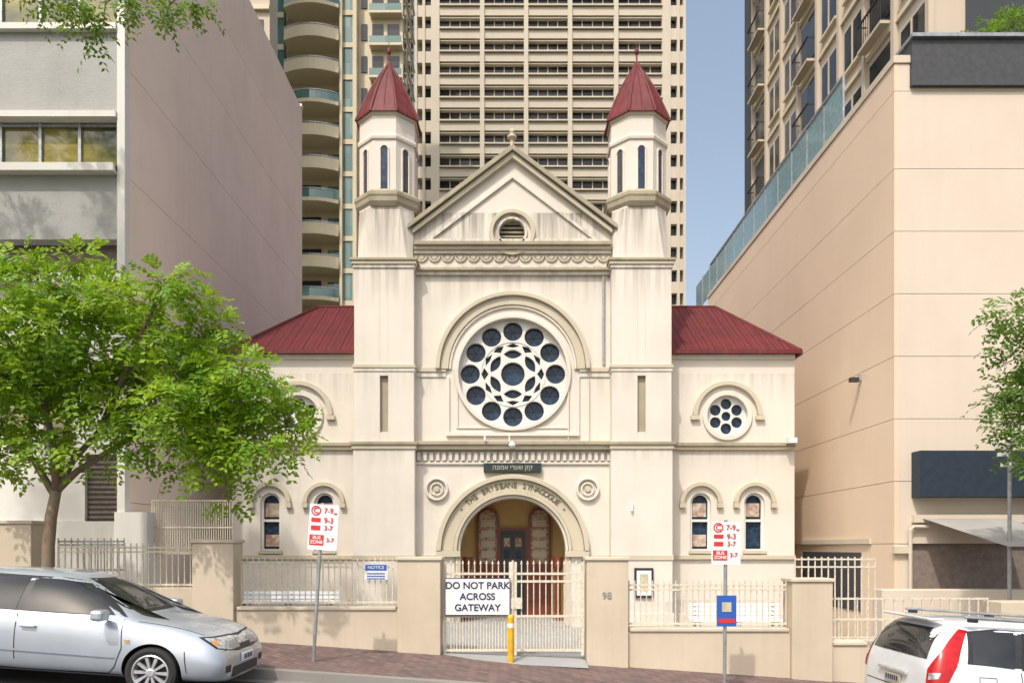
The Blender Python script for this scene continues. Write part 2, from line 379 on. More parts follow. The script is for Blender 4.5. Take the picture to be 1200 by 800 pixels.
cb(486, 511, 650, 657, 0.07, M['trim']); cb(691, 716, 650, 657, 0.07, M['trim'])
cb(512, 540, 645, 652, 0.15, M['trim']); cb(662, 690, 645, 652, 0.15, M['trim'])
for a, b in ((512, 519), (683, 690)): cb(a, b, 652, 745, 0.10, M['trim'])
for a, b in ((520, 533), (669, 682)): cb(a, b, 652, 745, 0.04, M['render'])
for a, b in ((534, 540), (662, 668)): cb(a, b, 652, 745, 0.08, M['trim'])
cb(486, 511, 718, 745, 0.06, M['render']); cb(691, 716, 718, 745, 0.06, M['render'])
cb(523, 527, 442, 507, 0.05, M['render']); cb(675, 679, 442, 507, 0.05, M['render']); cb(523, 679, 507, 511, 0.07, M['render'])
for a in (535, 664): cb(a, a+2, 436, 500, 0.03, M['render'])
cb(535, 666, 500, 502, 0.03, M['render'])
t.build('center_mouldings', syn, 0.007)
def P(n, lp, proud, mat, th=None, bev=0.012): return plate(n, lp, 18.5-proud, th or proud+0.003, mat, syn, bev)
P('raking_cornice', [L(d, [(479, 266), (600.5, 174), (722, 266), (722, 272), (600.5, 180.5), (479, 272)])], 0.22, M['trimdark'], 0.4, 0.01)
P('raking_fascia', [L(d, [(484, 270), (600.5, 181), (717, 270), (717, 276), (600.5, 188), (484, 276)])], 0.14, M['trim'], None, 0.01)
P('gable_panel_moulding', [L(d, [(497, 284), (704, 284), (600.5, 205)]), L(d, [(507, 280.5), (694, 280.5), (600.5, 210)])], 0.06, M['render'], None, 0.01)
gx, gz = X(600, d), Z(273, d)
P('vent_surround', [circ(gx, gz, 27*k, 40), circ(gx, gz, 22*k, 40)], 0.09, M['trim'])
P('vent_inner_ring', [circ(gx, gz, 18*k, 40), circ(gx, gz, 15*k, 40)], 0.06, M['render'])
lv = MB(); lv.prism(circ(gx, gz, 16*k, 24), 18.75, 18.78, M['darkwall'])
for i in range(6):
    zz = gz-13*k+i*5*k; w = math.sqrt(max(0.01, (15*k)**2-(zz-gz)**2)); lv.box(gx-w, gx+w, 18.6, 18.68, zz, zz+0.04, M['trimdark'])
lv.build('gable_vent_louvres', syn)
for i in range(15):
    uu = 494+i*15.2; fx = X(uu, d)
    P('frieze_scallop', [band(fx, Z(300, d), 5.4*k, 7.2*k, math.pi, 2*math.pi, 12)], 0.04, M['trim'], None, 0.0)
    P('frieze_drop', [circ(fx, Z(302, d), 2.6*k, 10)], 0.04, M['trim'], None, 0.0)
P('rose_arch_outer', [band(cx, Z(433, d), 85*k, 90*k, n=48)], 0.16, M['trim'])
P('rose_arch_mid', [band(cx, Z(433, d), 75*k, 84.8*k, n=48)], 0.08, M['trim'])
P('rose_arch_inner', [band(cx, Z(433, d), 72*k, 74.8*k, n=48)], 0.05, M['render'])
P('rose_ring', [circ(cx, roseZ, 68*k, 64), circ(cx, roseZ, 63.5*k, 64)], 0.08, M['render'])
loops = [circ(cx, roseZ, 65.5*k, 64), circ(cx, roseZ, 14*k, 28)]
for i in range(12):
    a = math.radians(30*i); loops.append(circ(cx+50.3*k*math.cos(a), roseZ+50.3*k*math.sin(a), 11.5*k, 24))
def petal(a, r, lt, lr, n=10):
    out = []; tx, tz = -math.sin(a), math.cos(a); rx, rz = math.cos(a), math.sin(a)
    for i in range(n): q = math.pi*i/n; s1 = math.cos(q); out.append((s1*lt, lr*(1-s1*s1)))
    for i in range(n): q = math.pi*i/n; s1 = -math.cos(q); out.append((s1*lt, -lr*(1-s1*s1)))
    return [(cx+k*(rx*(r+b)+tx*a_), roseZ+k*(rz*(r+b)+tz*a_)) for a_, b in out]
for i in range(6):
    a = math.radians(60*i+30); loops.append(petal(a, 23.5, 11.0, 5.3))
    a2 = a+math.radians(30)
    loops.append([(cx+k*r*math.cos(a2+w), roseZ+k*r*math.sin(a2+w)) for r, w in ((28.5, 0), (34.5, 0.21), (37, 0), (34.5, -0.21))])
    loops.append([(cx+k*r*math.cos(a+w), roseZ+k*r*math.sin(a+w)) for r, w in ((31.0, 0), (33.5, 0.24), (37, 0), (33.5, -0.24))])
plate('rose_tracery', loops, 18.60, 0.12, M['white'], syn, 0.0)
plate('rose_tracery_ring', [circ(cx, roseZ, 38.6*k, 48), circ(cx, roseZ, 37.2*k, 48)], 18.585, 0.015, M['white'], syn)
rg = MB(); rg.prism(circ(cx, roseZ, 66*k, 48), 18.76, 18.78, M['rose'])
for i in range(12):
    a = math.radians(30*i); px_, pz_ = cx+50.3*k*math.cos(a), roseZ+50.3*k*math.sin(a)
    for j in range(3):
        q = j*math.pi/3; dx, dz_ = 11*k*math.cos(q), 11*k*math.sin(q); rg.tube([(px_-dx, 18.755, pz_-dz_), (px_+dx, 18.755, pz_+dz_)], 0.005, M['blackiron'], 4)
rg.build('rose_glass', syn)
P('entrance_arch_outer', [band(cx, archZ, 83.5*k, 89*k, n=48)], 0.17, M['trim'])
P('entrance_arch_text_band', [band(cx, archZ, 69*k, 83.3*k, n=48)], 0.07, M['trim'])
P('entrance_arch_roll', [band(cx, archZ, 65*k, 68.8*k, n=48)], 0.13, M['trim'])
P('entrance_arch_inner', [band(cx, archZ, 61.8*k, 64.8*k, n=48)], 0.05, M['render'])
s = '\u2022 THE BRISBANE SYNAGOGUE \u2022'; n = len(s)
for i, ch in enumerate(s):
    if ch == ' ': continue
    a = math.radians(141-102*i/(n-1)); r = 76.5*k
    text('arch_letter', ch, 0.19, (cx+r*math.cos(a), 18.415, archZ+r*math.sin(a)), M['letter'], syn, 0.008, roty=math.pi/2-a)
for u in (512, 688.5):
    mx, mz = X(u, d), Z(573, d)
    P('medallion', [circ(mx, mz, 13.5*k, 32), circ(mx, mz, 11*k, 32)], 0.09, M['render']); P('medallion_boss', [circ(mx, mz, 8*k, 24), circ(mx, mz, 6*k, 24)], 0.06, M['render']); P('medallion_centre', [circ(mx, mz, 3.4*k, 16)], 0.08, M['trim'])
hp = MB(); hp.eb(d, 567, 634, 543, 553.5, 18.36, 18.49, M['greenplaque']); hp.build('hebrew_plaque', syn, 0.005)
text('hebrew_text', '\u05e7\u05e7 \u05e9\u05e2\u05e8\u05d9 \u05d0\u05de\u05d5\u05e0\u05d4'[::-1], 0.155, (X(600.5, d), 18.357, Z(548.3, d)), M['gold'], syn, 0.003, sx=1.0)
# porch
pv = MB(); al = archloop(cx, archZ, 66*k, -0.1, 24); n = len(al)
vs = [(x, 18.86, z) for x, z in al]+[(x, 20.4, z) for x, z in al]
pv.add(vs, [(i, (i+1) % n, (i+1) % n+n, i+n) for i in range(n) if i != 0], M['ochre'])
pv.prism(archloop(cx, archZ, 70*k, -0.1, 24), 20.4, 20.5, M['ochre'])
pv.box(cx-66*k, cx+66*k, 18.5, 20.39, -0.3, 0.03, M['court'])
pv.box(cx-66*k, cx+66*k, 18.2, 18.5, -0.3, -0.0, M['conc'])
dp = 20.4
pv.eb(dp, 583, 619, 618, 722, 20.3, 20.4, M['redbrown']); pv.eb(dp, 587, 615, 622, 722, 20.26, 20.3, M['greenplaque'])
for uu in (588.5, 602):
    pv.eb(dp, uu, uu+11, 626, 665, 20.24, 20.26, M['darkwall']); pv.eb(dp, uu+2, uu+9, 630, 640, 20.232, 20.24, M['mosaic']); pv.eb(dp, uu+2, uu+9, 644, 654, 20.232, 20.24, M['rose'])
for uu in (548, 654): pv.lathe((X(uu, 19.1), 19.15, 0), [(0.12, 0.03), (0.12, 0.2), (0.08, 0.24), (0.075, Z(668, 19.1)), (0.12, Z(664, 19.1)), (0.13, Z(652, 19.1))], M['redbrown'], 16)
pv.build('entrance_porch', syn)
for uu in (572, 632):
    px_ = X(uu, dp); kk = dp/F
    plate('tablet_frame', [archloop(px_, Z(608, dp), 13*kk, Z(720, dp), 16), archloop(px_, Z(608, dp), 10.5*kk, Z(660, dp), 16)], 20.26, 0.1, M['redbrown'], syn)
    plate('tablet_mosaic', [archloop(px_, Z(608, dp), 10.8*kk, Z(662, dp), 16)], 20.33, 0.03, M['mosaic'], syn)
    tb = MB()
    for q in range(4): tb.box(px_-8*kk, px_+8*kk, 20.315, 20.33, Z(617+q*12, dp), Z(609+q*12, dp), M['trim'])
    tb.build('tablet_inscription', syn)
fn = MB(); fn.lathe((X(600, d), 18.5, Z(178, d)), [(0.10, -0.1), (0.10, 0.08), (0.05, 0.14), (0.05, 0.28), (0.12, 0.34), (0.12, 0.38), (0.05, 0.44), (0.07, 0.50), (0.02, 0.58)], M['trim'], 12)
fn.build('gable_finial', syn, smooth=False)
# towers
dt = 18.15; kt = dt/F
def octo(mb, c, prof, mat): mb.lathe(c, [(r/math.cos(math.pi/8), h) for r, h in prof], mat, 8, 'z', math.pi/8)
for side, uc in (('left', 450), ('right', 752)):
    T = MB(); xc = X(uc, dt); yc = dt+35*kt
    def sq(hw, v0, v1, mat, top=None):
        h = hw*kt; T.box(xc-h, xc+h, yc-h, yc+h, Z(v1, dt), Z(v0, dt), mat)
    sq(36, 523, 745, M['render']); sq(37.6, 718, 744, M['render'])
    h = 35*kt
    slw = 4.8*kt
    T.box(xc-h, xc+h, yc-h+0.12, yc+h, Z(523, dt), Z(310, dt), M['render'])
    T.box(xc-h, xc-slw, yc-h, yc-h+0.12, Z(523, dt), Z(310, dt), M['render']); T.box(xc+slw, xc+h, yc-h, yc-h+0.12, Z(523, dt), Z(310, dt), M['render'])
    T.box(xc-slw, xc+slw, yc-h, yc-h+0.12, Z(440, dt), Z(310, dt), M['render']); T.box(xc-slw, xc+slw, yc-h, yc-h+0.12, Z(523, dt), Z(506, dt), M['render'])
    T.box(xc-slw, xc+slw, yc-h+0.10, yc-h+0.118, Z(506, dt), Z(440, dt), M['trimdark'])
    for (v0, v1, hw, mt) in ((517.5, 521, 39.5, 'trimdark'), (521, 526, 37.7, 'trim'), (650, 656, 37.2, 'trim'), (427, 431, 37, 'trim'), (431, 435, 36, 'render'), (303, 306, 39.5, 'trimdark'), (306, 310, 38, 'trim'), (310, 314, 36.5, 'render')):
        sq(hw, v0, v1, M[mt])
    zb = Z(303, dt); c = (xc, yc, 0)
    ch = 32.5*kt; cc = 6*kt
    ring = [(ch, -ch+cc), (ch, ch-cc), (ch-cc, ch), (-ch+cc, ch), (-ch, ch-cc), (-ch, -ch+cc), (-ch+cc, -ch), (ch-cc, -ch)]
    cc2 = 15*kt
    ring2 = [(ch, -ch+cc2), (ch, ch-cc2), (ch-cc2, ch), (-ch+cc2, ch), (-ch, ch-cc2), (-ch, -ch+cc2), (-ch+cc2, -ch), (ch-cc2, -ch)]
    vs = [(xc+a, yc+b, zb) for a, b in ring]+[(xc+a, yc+b, Z(240, dt)) for a, b in ring2]
    T.add(vs, [tuple(range(8)), tuple(range(8, 16))]+[(i, (i+1) % 8, (i+1) % 8+8, i+8) for i in range(8)], M['render'])
    octo(T, c, [(34.5*kt, Z(241, dt)), (37.5*kt, Z(236, dt)), (38*kt, Z(231, dt)), (39*kt, Z(229, dt)), (39*kt, Z(225, dt)), (34*kt, Z(221, dt))], M['trimdark'])
    octo(T, c, [(33*kt, Z(226, dt)), (33*kt, Z(126, dt))], M['render'])
    octo(T, c, [(34.6*kt, Z(162, dt)), (35.2*kt, Z(159, dt)), (34.6*kt, Z(156, dt))], M['render'])
    octo(T, c, [(34*kt, Z(134, dt)), (35.5*kt, Z(131, dt)), (35.5*kt, Z(127, dt))], M['trim'])
    S = MB()
    prof = [(37.5, 131), (37, 128), (31.5, 114), (25, 98), (17.5, 82), (10, 68), (4, 58), (1.6, 52)]
    octo(S, c, [(r*kt, Z(v, dt)) for r, v in prof], M['spire'])
    for q in range(8):
        a = math.pi/8+q*math.pi/4
        S.tube([(xc+r*kt*1.082*math.cos(a), yc+r*kt*1.082*math.sin(a), Z(v, dt)) for r, v in prof], 0.028, M['spire'], 6)
        for f_ in (-0.45, 0.0, 0.45):
            a3 = math.pi/4*q; tx, ty = -math.sin(a3), math.cos(a3)
            S.tube([(xc+r*kt*(math.cos(a3)+tx*f_*0.8)*1.0, yc+r*kt*(math.sin(a3)+ty*f_*0.8)*1.0, Z(v, dt)) for r, v in prof[1:6]], 0.010, M['spire'], 4)
    S.lathe(c, [(0.05, Z(56, dt)), (0.06, Z(52, dt)), (0.02, Z(49, dt)), (0.02, Z(42, dt)), (0.055, Z(39, dt)), (0.055, Z(36, dt)), (0.015, Z(33, dt)), (0.008, Z(26, dt))], M['spire'], 10)
    S.build(side+'_spire', syn)
    for q in range(8):
        a = -math.pi/2+q*math.pi/4; R = 33*kt
        w = 4.0*kt; ww = 6.0*kt; zt, zb2 = Z(174, dt), Z(221, dt)
        def place(loop, r0, r1, mat):
            tx, ty = -math.sin(a), math.cos(a); nxx, nyy = math.cos(a), math.sin(a); nn = len(loop)
            vs = [(xc+nxx*r0+tx*p, yc+nyy*r0+ty*p, z) for p, z in loop]+[(xc+nxx*r1+tx*p, yc+nyy*r1+ty*p, z) for p, z in loop]
            T.add(vs, [tuple(range(nn)), tuple(range(nn, 2*nn))]+[(i, (i+1) % nn, (i+1) % nn+nn, i+nn) for i in range(nn)], mat)
        place(archloop(0, zt, w, zb2+0.02, 8), R-0.05, R+0.006, M['rose'] if q % 2 == 0 else M['darkwall'])
        place(band(0, zt, w, ww, 0, math.pi, 10), R-0.05, R+0.035, M['render'])
        for s_ in (-1, 1): place([(s_*w, zb2), (s_*ww, zb2), (s_*ww, zt), (s_*w, zt)], R-0.05, R+0.03, M['render'])
    T.build(side+'_tower', syn, 0.008)
ft = MB()
ft.lathe((X(600, 18.2), 18.15, Z(521, 18.2)), [(0.03, 0.08), (0.07, 0.03), (0.09, -0.02), (0.05, -0.08)], M['signwhite'], 12)
ft.box(X(596, 18.2), X(597.5, 18.2), 18.13, 18.3, Z(518, 18.2), Z(508, 18.2), M['signwhite'])
for uu in (666, 690): ft.tube([(X(uu, d), 18.46, Z(445, d)), (X(uu, d), 18.46, Z(515, d))], 0.018, M['render'], 6)
ft.tube([(X(707, d), 18.45, Z(325, d)), (X(707, d), 18.45, Z(428, d))], 0.035, M['galv'], 8)
ft.box(X(920, 18.8), X(930, 18.8), 18.55, 18.75, Z(520, 18.8), Z(514, 18.8), M['signwhite']); ft.box(X(567, 18.2), X(569, 18.2), 18.15, 18.22, Z(516, 18.2), Z(510, 18.2), M['signwhite'])
ft.box(X(736, 18.8), X(734, 18.8), 18.05, 18.1, Z(600, 18.8), Z(590, 18.8), M['signwhite'])
ft.eb(dt, 743, 765, 665, 700, 18.07, 18.13, M['blackiron']); ft.eb(dt, 745.5, 762.5, 668, 697, 18.06, 18.07, M['signwhite']); ft.eb(dt, 749, 759, 672, 692, 18.056, 18.06, M['gold'])
ft.build('facade_fittings', syn)

# ------------------------------------------------------------------ boundary wall, fences, gate
def pier(name, u0, u1, vt, zb, dd=WY, y0=12.7, y1=13.15, mat='wallbeige'):
    b = MB(); x0, x1 = X(u0, dd), X(u1, dd)
    b.box(x0, x1, y0, y1, zb, Z(vt+4, dd), M[mat]); b.box(x0-0.03, x1+0.03, y0-0.03, y1+0.03, Z(vt+4, dd)-0.001, Z(vt, dd), M['capping'])
    return b
bw = group('boundary_wall')
for (u0, u1, vt) in ((229, 277, 632), (467, 517, 652), (687, 735, 652), (925, 972, 677)):
    pier('', u0, u1, vt, -1.0).build('pier', bw, 0.012)
for (u0, u1, vt) in ((277, 467, 710), (735, 925, 735), (972, 1016, 751)):
    b = MB(); b.box(X(u0, WY)+0.002, X(u1, WY)-0.002, 12.78, 13.05, -1.0, Z(vt+4, WY), M['wallbeige']); b.box(X(u0, WY)+0.032, X(u1, WY)-0.032, 12.75, 13.08, Z(vt+4, WY), Z(vt, WY), M['capping']); b.build('low_wall', bw, 0.01)
text('house_number', '98', 0.17, (X(710, WY), 12.692, Z(697, WY)), M['galv'], bw)
def fence(name, u0, u1, vt, vb, dd, y, mat, sp=0.098, parent=None, spear=True, rails=(0.10, 0.20, 0.94), r=0.009):
    b = MB(); x0, x1 = sorted((X(u0, dd), X(u1, dd))); zt, zb = Z(vt, dd), Z(vb, dd); H = zt-zb
    n = max(1, int((x1-x0)/sp)); 
    for i in range(n+1):
        x = x0+(x1-x0)*i/n; b.box(x-r, x+r, y-r, y+r, zb, zt, mat)
    for f in rails:
        z = zt-H*f
        b.box(x0, x1, y-0.018, y+0.018, z-0.016, z+0.016, mat)
    return b.build(name, parent)
fence('steel_fence', 281, 466, 653, 709, WY, 12.92, M['iron'])
fence('steel_fence', 738, 923, 680, 734, WY, 12.92, M['iron'])
gate = group('entrance_gate'); gb = MB(); y = 12.92
for (u0, u1) in ((521, 598), (604, 683)):
    x0, x1 = X(u0, WY), X(u1, WY)
    for xx in (x0, x1): gb.box(xx-0.025, xx+0.025, y-0.025, y+0.025, Z(768, WY), Z(658, WY), M['iron'])
    for v in (672, 681, 762): gb.box(x0, x1, y-0.02, y+0.02, Z(v, WY)-0.02, Z(v, WY)+0.02, M['iron'])
    gb.box(x0, x1, y-0.02, y+0.02, Z(722, WY)-0.02, Z(722, WY)+0.02, M['iron'])
    n = 11
    for i in range(1, n):
        x = x0+(x1-x0)*i/n; gb.box(x-0.009, x+0.009, y-0.009, y+0.009, Z(764, WY), Z(661, WY), M['iron'])
        gb.lathe((x, y, Z(661, WY)), [(0.018, 0), (0.018, 0.02), (0.002, 0.07)], M['iron'], 6)
        xm = x+(x1-x0)/n/2; gb.box(xm-0.007, xm+0.007, y-0.007, y+0.007, Z(764, WY), Z(722, WY), M['iron'])
gb.tube([(X(601, WY), y-0.03, Z(768, WY)), (X(601, WY), y-0.03, Z(656, WY))], 0.02, M['iron'], 8)
gb.box(X(590, WY), X(612, WY), y-0.05, y-0.03, Z(713, WY), Z(700, WY), M['iron'])
gb.build('gate_leaves', gate)
ap_ = MB(); ap_.add([(X(517, WY)+0.01, 12.3, 0.068*0.9-0.02+0.01), (X(687, WY)-0.01, 12.3, -0.068*0.9-0.02), (X(687, WY)-0.01, 13.2, -0.01), (X(517, WY)+0.01, 13.2, 0.10)], [(0, 1, 2, 3)], M['court']); ap_.build('gate_threshold')
sg = group('gateway_sign'); b = MB(); b.eb(12.8, 522, 597, 678, 720, 12.83, 12.84, M['signwhite']); b.eb(12.8, 521, 598, 677, 721, 12.842, 12.85, M['navy']); b.build('sign_board', sg)
for i, tx in enumerate(('DO NOT PARK', 'ACROSS', 'GATEWAY')):
    text('sign_text', tx, 0.165, (X(559.5, 12.8), 12.826, Z(686+13*i, 12.8)), M['navy'], sg, 0.002).data.offset = 0.0035
bo = MB(); bx = X(598.5, 12.4); bo.lathe((bx, 12.45, 0), [(0.055, -0.1), (0.055, Z(723, 12.4)), (0.04, Z(720.5, 12.4)), (0.01, Z(720, 12.4))], M['yellow'], 16); bo.lathe((bx, 12.45, 0), [(0.057, Z(735, 12.4)), (0.057, Z(730, 12.4))], M['signwhite'], 16)
bo.build('bollard')
bn = group('notice_board'); b = MB(); b.eb(12.85, 427, 454, 660, 679, 12.86, 12.88, M['signwhite']); b.eb(12.85, 428, 453, 661, 668, 12.855, 12.86, M['signblue'])
for v in (671, 674, 677): b.eb(12.85, 430, 451, v, v+1.2, 12.855, 12.86, M['signblue'])
b.build('board', bn); text('notice_text', 'NOTICE', 0.08, (X(440.5, 12.85), 12.853, Z(664.5, 12.85)), M['signwhite'], bn, 0.001)
def bench(x0, x1, y, zt):
    e = group('park_bench'); b = MB(); zg = -0.04*(x0+x1)/2
    for i in range(4): b.box(x0, x1, y+0.22, y+0.25, zt-0.09-0.10*i, zt-0.02-0.10*i, M['benchwhite'])
    sh = zg+0.44
    for i in range(4): b.box(x0, x1, y-0.22+0.105*i, y-0.135+0.105*i, sh, sh+0.03, M['benchwhite'])
    for x in (x0+0.15, (x0+x1)/2, x1-0.15):
        b.box(x-0.03, x+0.03, y-0.2, y-0.15, zg, sh, M['galv']); b.box(x-0.03, x+0.03, y+0.25, y+0.29, zg, zt, M['galv']); b.box(x-0.03, x+0.03, y-0.2, y+0.25, sh-0.05, sh, M['galv'])
    b.build('slats_and_frame', e)
bench(X(282, 17), X(395, 17), 17, Z(692, 17)); bench(X(810, 17), X(918, 17), 17, Z(706, 17))
lb = group('neighbour_wall')
pier('', -40, 47, 610, -0.3, WY, 12.6, 13.2).build('pier', lb, 0.012)
b = MB(); b.box(X(47, WY), X(229, WY)-0.032, 12.8, 13.05, -0.3, Z(688, WY), M['wallbeige']); b.box(-30, X(-42, WY), 12.8, 13.05, 0, Z(640, WY), M['wallbeige']); b.build('low_wall', lb, 0.01)
fence('steel_fence', 62, 140, 630, 670, WY+0.6, 13.6, M['lightsteel'], 0.11)
fence('steel_fence', 66, 228, 636, 688, WY, 12.92, M['iron'], 0.10)
fence('slatted_screen', 173, 268, 585, 650, 16, 16.2, M['iron'], 0.05, rails=(0.01, 0.5, 0.97))
fence('steel_fence', 934, 1028, 652, 752, 14.5, 14.6, M['iron'], 0.13, rails=(0.03, 0.12, 0.95), r=0.011)
fence('steel_fence', 975, 1162, 700, 752, WY, 12.95, M['iron'], 0.16, rails=(0.03, 0.5, 0.97), r=0.011)
b = MB(); b.box(X(1016, WY)+0.002, X(1170, WY), 12.8, 13.05, -1.5, Z(760, WY), M['wallbeige']); b.box(X(1163, WY), X(1230, WY), 12.6, 13.1, -1.6, Z(704, WY), M['wallbeige']); b.build('driveway_wall', None, 0.01)
b = MB(); b.box(X(1028, 15), 13, 14.8, 15.2, -1.6, Z(690, 15), M['rightfront']); b.build('forecourt_wall', None, 0.01)

# ------------------------------------------------------------------ left office building
lo = group('office_building'); b = MB(); dl = 16.0
xe = X(148, dl); yB = 29.4; ztop = EZ+512*yB/F
b.box(-30, xe-0.06, dl+0.4, yB, -1, ztop-0.3, M['joint'])
zs = [-1.0, 2.9]+[2.9+2.35*i for i in range(1, 7)]+[ztop]
for i in range(len(zs)-1):
    for (ya, yb_) in ((dl+0.02, 20.5), (20.5, yB)):
        b.box(xe-0.08, xe, ya+0.004, yb_-0.004, zs[i]+0.006, zs[i+1]-0.006, M['leftside'])
b.box(xe-0.5, xe+0.04, yB-0.2, yB+0.02, ztop-0.0, ztop+0.1, M['leftside'])
def fb(u0, u1, v0, v1, y0, y1, m): b.box(X(u0, dl), X(u1, dl), y0, y1, Z(v1, dl), Z(v0, dl), M[m])
fb(140, 149, -330, 640, 15.9, 16.1, 'white')
fb(138, 176, 600, 700, 15.86, 16.4, 'white')
for (v0, v1) in ((-240, -125), (35, 136), (206, 281)):
    fb(-700, 139.5, v0, v1, 15.98, 16.3, 'pebble')
for v in (-130, 34, 136, 199): fb(-700, 139.5, v-2, v+5, 15.85, 16.2, 'white')
fb(-700, 139.5, 197, 206, 15.75, 16.0, 'white')
for (v0, v1) in ((-125, 33), (140, 197)):
    fb(-700, 139, v0, v1, 16.14, 16.18, 'glassoffice')
    for q in range(0, 16):
        uu = 137-q*46.5; fb(uu-1.7, uu+1.7, v0, v1, 16.08, 16.14, 'galv')
    fb(-700, 139, v0+3, v0+6, 16.09, 16.13, 'galv'); 
fb(-700, 139, 281, 318, 16.5, 16.6, 'greenplaque'); fb(-700, 139, 318, 330, 16.0, 16.5, 'white'); fb(-700, 90, 330, 640, 16.3, 16.5, 'white')  # first strip: shade of the soffit recess painted as dark green
fb(90, 137, 330, 530, 16.3, 16.5, 'white'); fb(90, 137, 530, 640, 16.45, 16.5, 'darkwall'); fb(-700, 139, 610, 730, 16.25, 16.29, 'white')
for q in range(14): fb(91, 136, 534+q*6, 536+q*6, 16.38, 16.44, 'blackiron')
for q in range(4): fb(-100+q*48, -70+q*48, 400, 520, 16.2, 16.29, 'glassoffice')
b.build('walls_windows', lo)

# ------------------------------------------------------------------ right building
ro = group('precast_building'); b = MB(); dr = 16.0; xr = X(1048, dr); yR = 31.2; zR = EZ+290*yR/F
b.box(xr+0.08, 40, dr+0.1, yR, -3, zR-0.2, M['joint'])
zs = [-3, 2.0, 3.35, 4.7, 6.05, 7.4, 8.75, 10.1, zR-0.6, zR]
for i in range(len(zs)-1):
    b.box(xr, xr+0.1, dr+0.0, yR, zs[i]+0.006, zs[i+1]-0.006, M['rightwall'])
    if zs[i] > 1.9:
        b.box(xr+0.102, 40, dr, dr+0.12, zs[i]+0.006, zs[i+1]-0.006, M['rightfront'])
b.box(xr-0.03, xr+0.4, dr-0.03, yR+0.02, zR+0.001, zR+0.16, M['capping'])
b.box(xr+0.401, 40, dr-0.03, dr+0.4, zR+0.001, zR+0.12, M['capping'])
b.box(X(1066, dr), 30, dr-0.1, dr+2.6, Z(103, dr), Z(48, dr), M['darkwall']); b.box(X(1064, dr), 30, dr-0.18, dr+2.7, Z(49, dr), Z(45, dr), M['galv'])
for i in range(13):
    ya = dr+2.7+i*1.15
    b.box(xr+0.10, xr+0.115, ya+0.03, ya+1.12, zR+0.18, zR+1.35, M['balglass']); b.box(xr+0.08, xr+0.13, ya-0.02, ya+0.02, zR+0.16, zR+1.45, M['galv'])
b.box(xr+0.07, xr+0.14, dr+2.7, yR, zR+1.40, zR+1.46, M['galv'])
b.box(xr+0.102, X(1068, dr), dr, dr+0.4, -3, 1.99, M['rightfront'])
b.box(X(1068, dr), 40, dr+0.8, dr+0.9, -2, 2.0, M['darkwall']); b.box(X(1068, dr), 40, dr-0.12, dr+0.8, Z(612, dr), Z(603, dr), M['rightfront'])
b.box(X(1072, dr), 30, dr+0.3, dr+0.33, Z(690, dr), Z(616, dr), M['rose'])
for uu in (1120, 1175): b.box(X(uu, dr), X(uu+3, dr), dr+0.26, dr+0.34, Z(690, dr), Z(616, dr), M['blackiron'])
b.box(X(1080, dr), X(1110, dr), dr+0.28, dr+0.295, Z(660, dr), Z(640, dr), M['stained']); b.box(X(1128, dr), X(1165, dr), dr+0.28, dr+0.295, Z(650, dr), Z(630, dr), M['gold'])
b.box(X(1068, dr), 30, dr-0.35, dr-0.002, Z(583, dr), Z(530, dr), M['awning'])
b.box(xr-0.05, X(1066, dr), dr-0.1, dr-0.002, Z(648, dr), Z(640, dr), M['capping'])
b.tube([(X(1064, dr), dr-0.1, Z(700, dr)), (X(1064, dr), dr-0.1, Z(620, dr)), (X(1068, dr), dr-0.1, Z(617, dr)), (X(1085, dr), dr-0.1, Z(617, dr))], 0.04, M['capping'], 8)
b.box(xr-0.06, xr-0.002, 17, 28, 2.0, 2.12, M['capping'])
b.box(xr-0.02, xr-0.002, 17.5, 21, 0.4, 1.8, M['darkwall'])
for (uu, vv, dd) in ((1022, 445, 17.5), (940, 495, 22.5)):
    b.box(xr-0.28, xr-0.08, dd-0.06, dd+0.06, Z(vv, dd)-0.05, Z(vv, dd)+0.05, M['blackiron']); b.box(xr-0.08, xr, dd-0.02, dd+0.02, Z(vv, dd)-0.02, Z(vv, dd)+0.12, M['galv'])
b.build('walls', ro)
cp = MB()
cp.add([(X(1146, 14), 15.9, Z(606, 15.5)), (X(1260, 14), 15.9, Z(606, 15.5)), (X(1260, 14), 13.6, Z(640, 14)), (X(1165, 14), 13.6, Z(640, 14))], [(0, 1, 2, 3)], M['conc']); cp.build('shop_awning')
lp = group('street_lamp'); b = MB(); xl = X(1183, 14)
b.tube([(xl, 14, -1), (xl, 14, Z(520, 14))], 0.035, M['galv'], 10)
b.tube([(xl, 14, Z(528, 14)), (X(1168, 14), 13.9, Z(528, 14))], 0.02, M['galv'], 6)
for uu, vv in ((1167, 524), (1172, 533), (1176, 545)):
    b.box(X(uu, 14)-0.10, X(uu, 14)+0.06, 13.86, 13.94, Z(vv, 14)-0.035, Z(vv, 14)+0.035, M['signwhite'])
b.lathe((xl, 14, Z(522, 14)), [(0.05, 0), (0.09, 0.08), (0.02, 0.14)], M['signwhite'], 12)
b.build('pole_and_cameras', lp)

